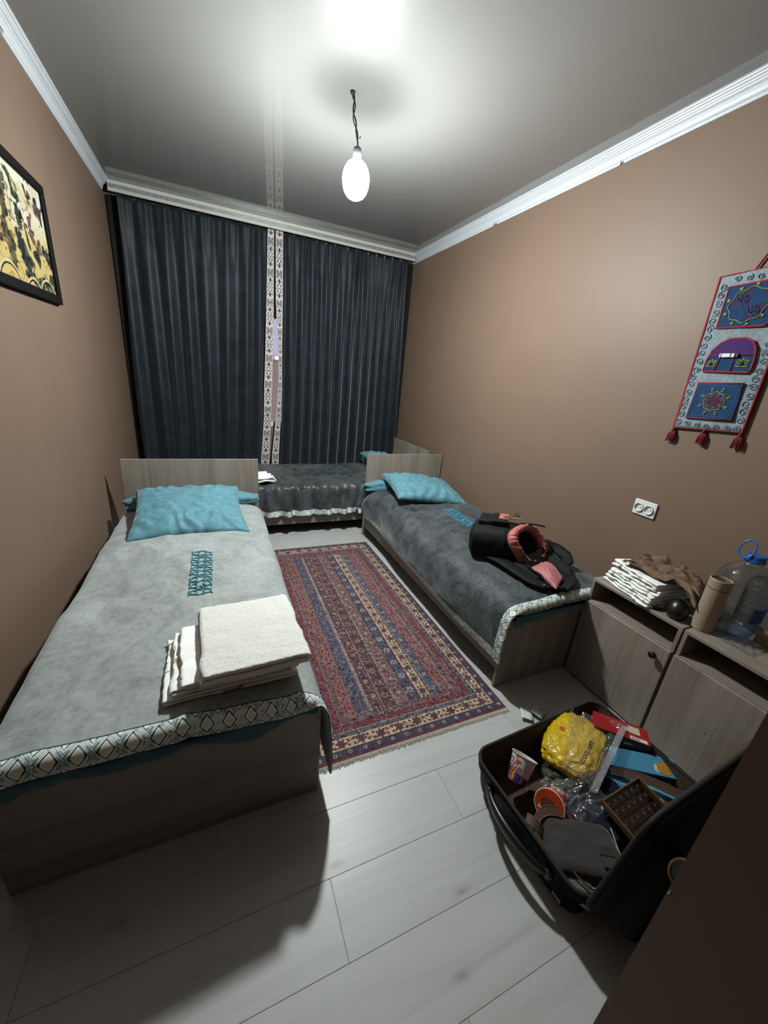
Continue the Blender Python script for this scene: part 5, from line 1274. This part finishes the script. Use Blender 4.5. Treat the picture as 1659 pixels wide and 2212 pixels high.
lettering('lettering', 'Ш&К', 0.018, lambda x, y: R2 @ Vector((0.050 + x, -0.0362, y)), M['inkblue'], bb, 0.0005)
b3, R3 = carton('wafer_pack', (2.150, 0.512, 0.092), (0.270, 0.105, 0.030), math.radians(-47), M['bluebox'], 'flat sky blue wafer carton under the chocolate box, below the strap', 'box')
patch(b3, R3, -0.11, 0.06, -0.030, 0.040, 0.015, m_plain('pale_blue_print', (110, 186, 220), 0.35), 'pale_panel')
m = MB(); m.prism([(0.105 + 0.026 * math.cos(q) * (1 + 0.1 * math.cos(5 * q)), -0.020 + 0.022 * math.sin(q)) for q in np.linspace(0, 2 * math.pi, 24)[:-1]], lambda p, q, d: R3 @ Vector((p, q, 0.0155 + d)), 0.0006); m.done('chocolate_picture', m_plain('chocolate_print', (96, 54, 36), 0.4, 0.3, 90), b3)
# chocolate assortment: gold-edged tray, pieces, clear lid
M['gold'] = m_plain('dull_gold_card', (124, 98, 58), 0.45, 0.1, 40, metal=0.3)
R4 = Matrix.Translation((2.022, 0.436, 0.148)) @ Matrix.Rotation(0.06, 4, 'Z') @ Matrix.Rotation(0.12, 4, 'X') @ Matrix.Rotation(0.02, 4, 'Y')
cb = empty('chocolate_box', (2.022, 0.436, 0.148), 'gold-edged tray of dark chocolates under clear film, leaning by the lid', 'chocolates')
cl_, cw, ch_ = 0.222, 0.142, 0.024
m = MB()
m.box(-cl_ / 2, cl_ / 2, -cw / 2, cw / 2, -ch_ / 2, -ch_ / 2 + 0.003, 0.0006, M=R4); tr_ = m.done('tray_base', M['choco'], cb)
for b in ((-cl_ / 2, cl_ / 2, -cw / 2, -cw / 2 + 0.006), (-cl_ / 2, cl_ / 2, cw / 2 - 0.006, cw / 2), (-cl_ / 2, -cl_ / 2 + 0.006, -cw / 2 + 0.006, cw / 2 - 0.006), (cl_ / 2 - 0.006, cl_ / 2, -cw / 2 + 0.006, cw / 2 - 0.006)):
    MB().box(b[0], b[1], b[2], b[3], -ch_ / 2 + 0.003, ch_ / 2, 0.0008, M=R4).done('tray_edge', M['gold'], cb)
me0 = None
for i in range(6):
    for j in range(4):
        x, y = -0.085 + 0.034 * i, -0.051 + 0.034 * j
        if me0 is None:
            m = MB(); m.box(-0.014, 0.014, -0.014, 0.014, -ch_ / 2 + 0.0032, 0.001, 0.003, M=R4.to_3x3().to_4x4()); m.lathe([(0.009, 0.0008), (0.006, 0.0034), (0.001, 0.004)], R4.to_3x3().to_4x4(), 8, cap0=False)
            o = m.done('chocolate', M['choco'], cb, recalc=True)
            # keep the mesh about its own centre so that the copies can share it
            co = np.empty(len(o.data.vertices) * 3); o.data.vertices.foreach_get('co', co); co = co.reshape(-1, 3) + np.array(ORG[cb.name]); o.data.vertices.foreach_set('co', co.ravel()); o.data.update()
            me0 = o.data
        else: o = bpy.data.objects.new('chocolate', me0); COL.objects.link(o); o.parent = cb
        o.location = (R4 @ Vector((x, y, 0))) - Vector(ORG[cb.name])
m = MB(); m.box(-cl_ / 2 + 0.003, cl_ / 2 - 0.003, -cw / 2 + 0.003, cw / 2 - 0.003, ch_ / 2 - 0.004, ch_ / 2 - 0.0035, M=R4); m.done('clear_film', m_clear('clear_tray_film', (0.95, 0.93, 0.9), 0.0, 0.06, 14, 0.15), cb)

# yellow bag inside a clear zip bag
M['yellow'] = m_plain('yellow_bag_film', (228, 190, 14), 0.28, 0.14, 25, 38, 1.0, 0.010, coat=0.6)
yb = blob('yellow_bag', (2.012, 0.702, 0.152), 0.150, 0.105, 0.045, 0.42, M['yellow'], 'crumpled yellow plastic bag with black web address, packed in clear film', 'bag', 33, 0.07, 2.4, creases=0.10, n=(120, 70), squarish=0.62)
def on_yellow(x, y):
    a = Vector((1.932, 0.620, 0)); d = Vector((0.113, 0.048, 0)).normalized(); n = Vector((-d.y, d.x, 0)); p = Vector((1.994, 0.641, 0)) + d * x + n * y
    return p
dgr = bpy.context.evaluated_depsgraph_get
def drop_on(o, p, h):
    hit, loc, nor, _ = o.ray_cast(Vector((p.x, p.y, 1.0)) - Vector(o.location), Vector((0, 0, -1)))
    return (loc + Vector(o.location) + Vector((0, 0, h))) if hit else Vector((p.x, p.y, 0.19))
bpy.context.view_layer.update()
vs, fs = text_mesh('crocs.com', 0.030, 0.0006)
raw_obj('lettering', [drop_on(yb, on_yellow(v.x, v.y), 0.0012) for v in vs], fs, M['inkblack'], yb)
m = MB(); m.prism([(1.985 + 0.013 * math.cos(q) - 0.006 * math.sin(q), 0.752 + 0.006 * math.cos(q) + 0.010 * math.sin(q)) for q in np.linspace(0, 2 * math.pi, 12)[:-1]], lambda p, q, d: drop_on(yb, Vector((p, q, 0)), 0.0008 + d), 0.0005); m.done('orange_mark', m_plain('orange_print', (196, 104, 30), 0.35), yb)
def film(name, corners, z, bulge, seed, label, mat, n=70, par=None, amp=0.010, over=None):
    u = np.linspace(0, 1, n)[:, None, None]; v = np.linspace(0, 1, n)[None, :, None]
    a, b, c, d = [np.array(k, float) for k in corners]
    g = (a * (1 - u) + b * u) * (1 - v) + (d * (1 - u) + c * u) * v
    e = np.minimum(np.minimum(u, 1 - u), np.minimum(v, 1 - v))[..., 0]
    zz_ = g[..., 2] + bulge * np.minimum(1, e * 5) + amp * fbm(g[..., 0] * 26, g[..., 1] * 26, 0, seed, 4) + amp * 1.6 * np.clip(ridge(g[..., 0] * 17, g[..., 1] * 17, 1, seed) - 0.5, 0, 1)
    if over is not None:
        for i in range(n):
            for j in range(n):
                h = drop_on(over, Vector((g[i, j, 0], g[i, j, 1], 0)), 0.0)
                if h.z != 0.19: zz_[i, j] = max(zz_[i, j], h.z + 0.002 + 0.004 * abs(vn(g[i, j, 0] * 60, g[i, j, 1] * 60)))
    o = grid_obj(name, np.stack([g[..., 0], g[..., 1], zz_], -1), mat, par, thick=0.0003)
    return tag(o, label, 'plastic bag') if label else o
M['film'] = m_clear('clear_zip_bag_film', (0.98, 0.98, 0.99), 0.0, 0.10, 22, 0.35, haze=0.02)
zb = film('zip_bag', [(1.850, 0.628, 0.135), (2.115, 0.822, 0.150), (2.255, 0.668, 0.205), (1.905, 0.515, 0.150)], 0, 0.008, 12, 'clear zip bag around the yellow bag, its strip lying over the cartons', M['film'], over=yb)
pts_ = [Vector((2.240, 0.664, 0.213)).lerp(Vector((1.905, 0.530, 0.160)), t) + Vector((0, 0, 0.008 * math.sin(t * 9))) for t in np.linspace(0, 1, 24)]
_wv = Vector((0.55, -0.75, 0.3)).normalized()
Pz = np.array([[tuple(p + _wv * (0.026 * q) + Vector((0, 0, 0.004 * math.sin(i * 1.3 + 6 * q)))) for q in (-0.5, -0.2, 0.1, 0.4, 0.5)] for i, p in enumerate(pts_)])
grid_obj('zip_strip', Pz, m_clear('milky_zip_strip', (0.92, 0.94, 0.96), 0.02, 0.15, 40, 0.6, 0.10), zb, thick=0.0006)
film('clear_bag', [(1.762, 0.655, 0.125), (1.93, 0.585, 0.150), (1.965, 0.478, 0.145), (1.800, 0.470, 0.128)], 0, 0.012, 44, 'crinkled clear bag over the navy garment and the orange cup', M['film'])
# receipts on the floor
M['receipt'] = m_plain('white_thermal_paper', (222, 228, 228), 0.7, 0.02)
for k, (cx, cy, yaw, ln_) in enumerate(((2.055, 0.985, 0.9, 0.085), (2.120, 0.968, 0.35, 0.075))):
    u = np.linspace(0, 1, 18)[:, None]; v = np.linspace(-0.5, 0.5, 5)[None, :]
    ang = u * 2.2 - 1.1
    x = ln_ * (u - 0.5) + 0 * v; z = 0.004 + 0.018 * (np.cos(ang * 1.4 + 1.0) * 0.5 + 0.5) * (1 if k else 0.8) + 0.003 * v; y = 0.055 * v + 0 * u
    P = np.stack([cx + x * math.cos(yaw) - y * math.sin(yaw), cy + x * math.sin(yaw) + y * math.cos(yaw), z], -1)
    o = grid_obj('paper_receipt', P, M['receipt'], thick=0.0004)
    tag(o, ('curled blank white receipt on the floor, nearer the rug corner', 'curled white receipt with faint print, touching the suitcase corner')[k], 'receipt', 'receipts on the floor')
    if k:
        m = MB()
        for r_ in range(2):
            for q in range(7):
                i = 10 + r_ * 3; pq = P[i, 1] + (P[i, 3] - P[i, 1]) * (q / 7); m.box(pq[0], pq[0] + 0.0030, pq[1], pq[1] + 0.0035, pq[2] + 0.0006, pq[2] + 0.0012)
        tag(m.done('faint_print', M['inkgrey'], o), kind='stuff')

# ---------------------------------------------------------------- backpack on the bed along the wall with the sockets
M['nylon'] = m_plain('black_backpack_nylon', (11, 12, 15), 0.75, 0.12, 40, 180, 0.4, 0.002, spec=0.25)
M['pink'] = m_plain('salmon_pink_lining', (206, 112, 104), 0.6, 0.08, 30, 40, 0.4, 0.004, sheen=0.2)
M['rose'] = m_plain('rose_pocket_cloth', (196, 112, 116), 0.6, 0.08, 25, 30, 0.4, 0.004, sheen=0.2)
M['leather'] = m_plain('tan_leather_strap', (150, 108, 62), 0.5, 0.1, 50)
bp = empty('backpack', (2.36, 1.62, 0.51), 'open black backpack with salmon pink drawstring lining lying on the charcoal bedspread', 'backpack')
C0, C1 = np.array([2.175, 1.800, 0.603]), np.array([2.420, 1.560, 0.628])
axv = (C1 - C0) / np.linalg.norm(C1 - C0); hv = np.array([0.70, 0.714, 0.0]); hv -= axv * hv.dot(axv); hv /= np.linalg.norm(hv); uv_ = np.cross(axv, hv); uv_ = uv_ if uv_[2] > 0 else -uv_
nrm = np.array([0.22, -0.78, 0.58]); nrm /= np.linalg.norm(nrm)
nu, nv = 64, 30
th = np.linspace(0, 2 * math.pi, nu, endpoint=False)[:, None]; t = np.linspace(0, 1, nv)[None, :]
sg = lambda v, e: np.sign(v) * np.abs(v) ** e
endr = np.clip(t / 0.10, 0, 1) ** 0.4
ca, sa = sg(np.cos(th), 0.62), sg(np.sin(th), 0.70)
rr = (0.128 * endr) * (1 + 0.05 * fbm(ca * 1.5, sa * 1.5, t * 3, 5, 3))
rh = (0.100 * endr) * (1 + 0.06 * fbm(ca * 1.5 + 4, sa * 1.5, t * 3, 6, 3))
P = C0 + t[..., None] * (C1 - C0) + (ca * rr)[..., None] * hv + (sa * rh)[..., None] * uv_
# shear the mouth so that it faces up and outwards
k_ = ((ca * rr)[..., None] * hv + (sa * rh)[..., None] * uv_)
sh = -(k_ @ nrm) / (axv @ nrm)
P = P + (smooth(0.55, 1, t) * sh * 0.9)[..., None] * axv
grid_obj('body', P, M['nylon'], bp, thick=0.004, closed_u=True)
# pleated pink mouth: rolls outward and back into the bag
mo = P[:, -1]; mc = mo.mean(0)
prof = [(1.00, -0.030), (1.06, -0.010), (1.06, 0.016), (0.98, 0.034), (0.86, 0.036), (0.76, 0.022), (0.70, -0.002)]
rings = []
for i in range(nu * 2):
    f = i / 2; a, b = mo[int(f) % nu], mo[(int(f) + 1) % nu]; q = a * (1 - f % 1) + b * (f % 1) - mc
    pl = 0.030 * math.sin(i * 2 * math.pi / 5.2) + 0.02 * math.sin(i * 2 * math.pi / 11 + 1)
    rings.append([mc + q * (s_ + pl * (0.3 + 0.9 * (1 - s_) * 3)) + nrm * (d_ + 0.08 * pl) for s_, d_ in prof])
grid_obj('drawstring_mouth', np.array(rings), M['pink'], bp, thick=0.003, closed_u=True)
deep = []
for i in range(nu):
    q = mo[i] - mc; deep.append([mc + q * s_ - axv * d_ for s_, d_ in ((0.72, -0.004), (0.80, 0.06), (0.80, 0.20), (0.3, 0.27), (0.02, 0.275))])
grid_obj('inside', np.array(deep), M['dark'], bp, thick=0.002, closed_u=True)
# flap thrown open on the bed with its pink zip pocket
u = np.linspace(0, 1, 40)[:, None]; v = np.linspace(-1, 1, 40)[None, :]
ctr = np.array([[2.455, 1.525], [2.425, 1.235]])
fx = ctr[0, 0] + (ctr[1, 0] - ctr[0, 0]) * u + (0.155 - 0.03 * u) * v * (1 - 0.25 * smooth(0.75, 1, u) * np.abs(v) ** 2); fy = ctr[0, 1] + (ctr[1, 1] - ctr[0, 1]) * u + 0.055 * v - 0.04 * u * (1 - np.abs(v) ** 3)
fz = 0.534 + 0.012 * fbm(fx * 9, fy * 9, 0, 3, 3) + 0.040 * smooth(0.65, 1.0, np.abs(v)) * (1 - 0.5 * u) + 0.055 * (1 - smooth(0, 0.25, u)) + 0.016 * smooth(0.8, 1, u)
grid_obj('flap', np.stack([fx, fy + 0 * fz, fz], -1), M['nylon'], bp, thick=0.008)
fz2 = 0.546 + 0.040 * (np.clip(1 - v ** 4, 0, 1) * np.clip(np.sin(np.clip(u, 0, 1) * math.pi), 0, 1)) ** 0.7 + 0.012 * np.clip(ridge(u * 2.5, v * 1.6, 0, 6) - 0.5, 0, 1)
px_ = 2.405 + (0.088 - 0.02 * u) * v - 0.035 * u; py_ = 1.440 - 0.205 * u + 0.022 * v + 0.02 * v * u
grid_obj('pink_pocket', np.stack([px_ + 0 * fz2, py_ + 0 * fz2, fz2], -1), M['rose'], bp, thick=0.003)
# front pocket lying uppermost, with flap, buckle and drawcord
R5 = np.eye(4); R5[:3, 0] = axv; R5[:3, 1] = hv; R5[:3, 2] = uv_; 
if np.linalg.det(R5[:3, :3]) < 0: R5[:3, 1] = -R5[:3, 1]
base_p = C0 + (C1 - C0) * 0.42 + uv_ * 0.112 + hv * 0.03; R5[:3, 3] = base_p; MR5 = Matrix(R5.tolist())
m = MB(); m.box(-0.095, 0.055, -0.075, 0.075, -0.018, 0.020, 0.012, M=MR5, seg=3); m.done('front_pocket', M['nylon'], bp, smooth=True)
m = MB(); m.box(-0.02, 0.075, -0.078, 0.078, 0.016, 0.026, 0.005, M=MR5, seg=2); m.done('pocket_flap', M['nylon'], bp, smooth=True)
m = MB(); m.box(0.020, 0.074, -0.030, 0.075, 0.0262, 0.0275, 0.0004, M=MR5); m.done('pink_facing', M['pink'], bp)
m = MB(); m.box(0.045, 0.150, -0.010, 0.010, 0.026, 0.031, 0.001, M=MR5); m.done('buckle_strap', M['leather'], bp)
m = MB(); m.tube([MR5 @ Vector(p) for p in ((0.055, -0.014, 0.032), (0.085, -0.014, 0.033), (0.085, 0.014, 0.033), (0.055, 0.014, 0.032))], 0.0022, 6, closed=True); m.done('buckle', M['brass'], bp)
m = MB(); m.tube([MR5 @ Vector(p) for p in ((0.10, 0.03, 0.028), (0.115, 0.036, 0.045), (0.125, 0.036, 0.055), (0.132, 0.030, 0.046), (0.120, 0.024, 0.034), (0.14, 0.05, 0.028))], 0.0022, 6); m.done('drawcord', M['nylon'], bp, smooth=True)
def webbing(pts, wd, wv, name, mat, th=0.005):
    pts = [np.array(p, float) for p in pts]; q = []
    for k in range(len(pts) - 1):
        for t_ in np.linspace(0, 1, 10, endpoint=False): q.append(pts[k] * (1 - t_) + pts[k + 1] * t_)
    q.append(pts[-1]); q = np.array(q); wv = np.array(wv, float) / np.linalg.norm(wv)
    for _ in range(6): q[1:-1] = (q[:-2] + q[1:-1] * 2 + q[2:]) / 4
    Pq = np.array([[p + wv * wd * s_ for s_ in (-0.5, -0.17, 0.17, 0.5)] for p in q]); grid_obj(name, Pq, mat, bp, thick=th)
webbing([(2.40, 1.62, 0.738), (2.47, 1.585, 0.742), (2.525, 1.555, 0.736)], 0.014, (0.2, 1, 0.2), 'loose_strap', M['nylon'])
webbing([(2.20, 1.70, 0.530), (2.225, 1.55, 0.548), (2.235, 1.40, 0.545), (2.255, 1.285, 0.538), (2.30, 1.225, 0.536)], 0.075, (1, -0.1, 0.05), 'shoulder_strap', M['nylon'], 0.014)
webbing([(2.33, 1.56, 0.545), (2.30, 1.42, 0.550), (2.27, 1.30, 0.540)], 0.06, (1, 0.2, 0.2), 'shoulder_strap', M['nylon'], 0.014)
webbing([(2.60, 1.62, 0.60), (2.655, 1.55, 0.585), (2.660, 1.46, 0.565), (2.60, 1.39, 0.550)], 0.07, (0.7, -0.3, 0.5), 'side_gusset', M['nylon'], 0.014)
m = MB(); m.box(2.262, 2.276, 1.236, 1.248, 0.546, 0.553, 0.001); m.done('strap_slider', M['steel'], bp)
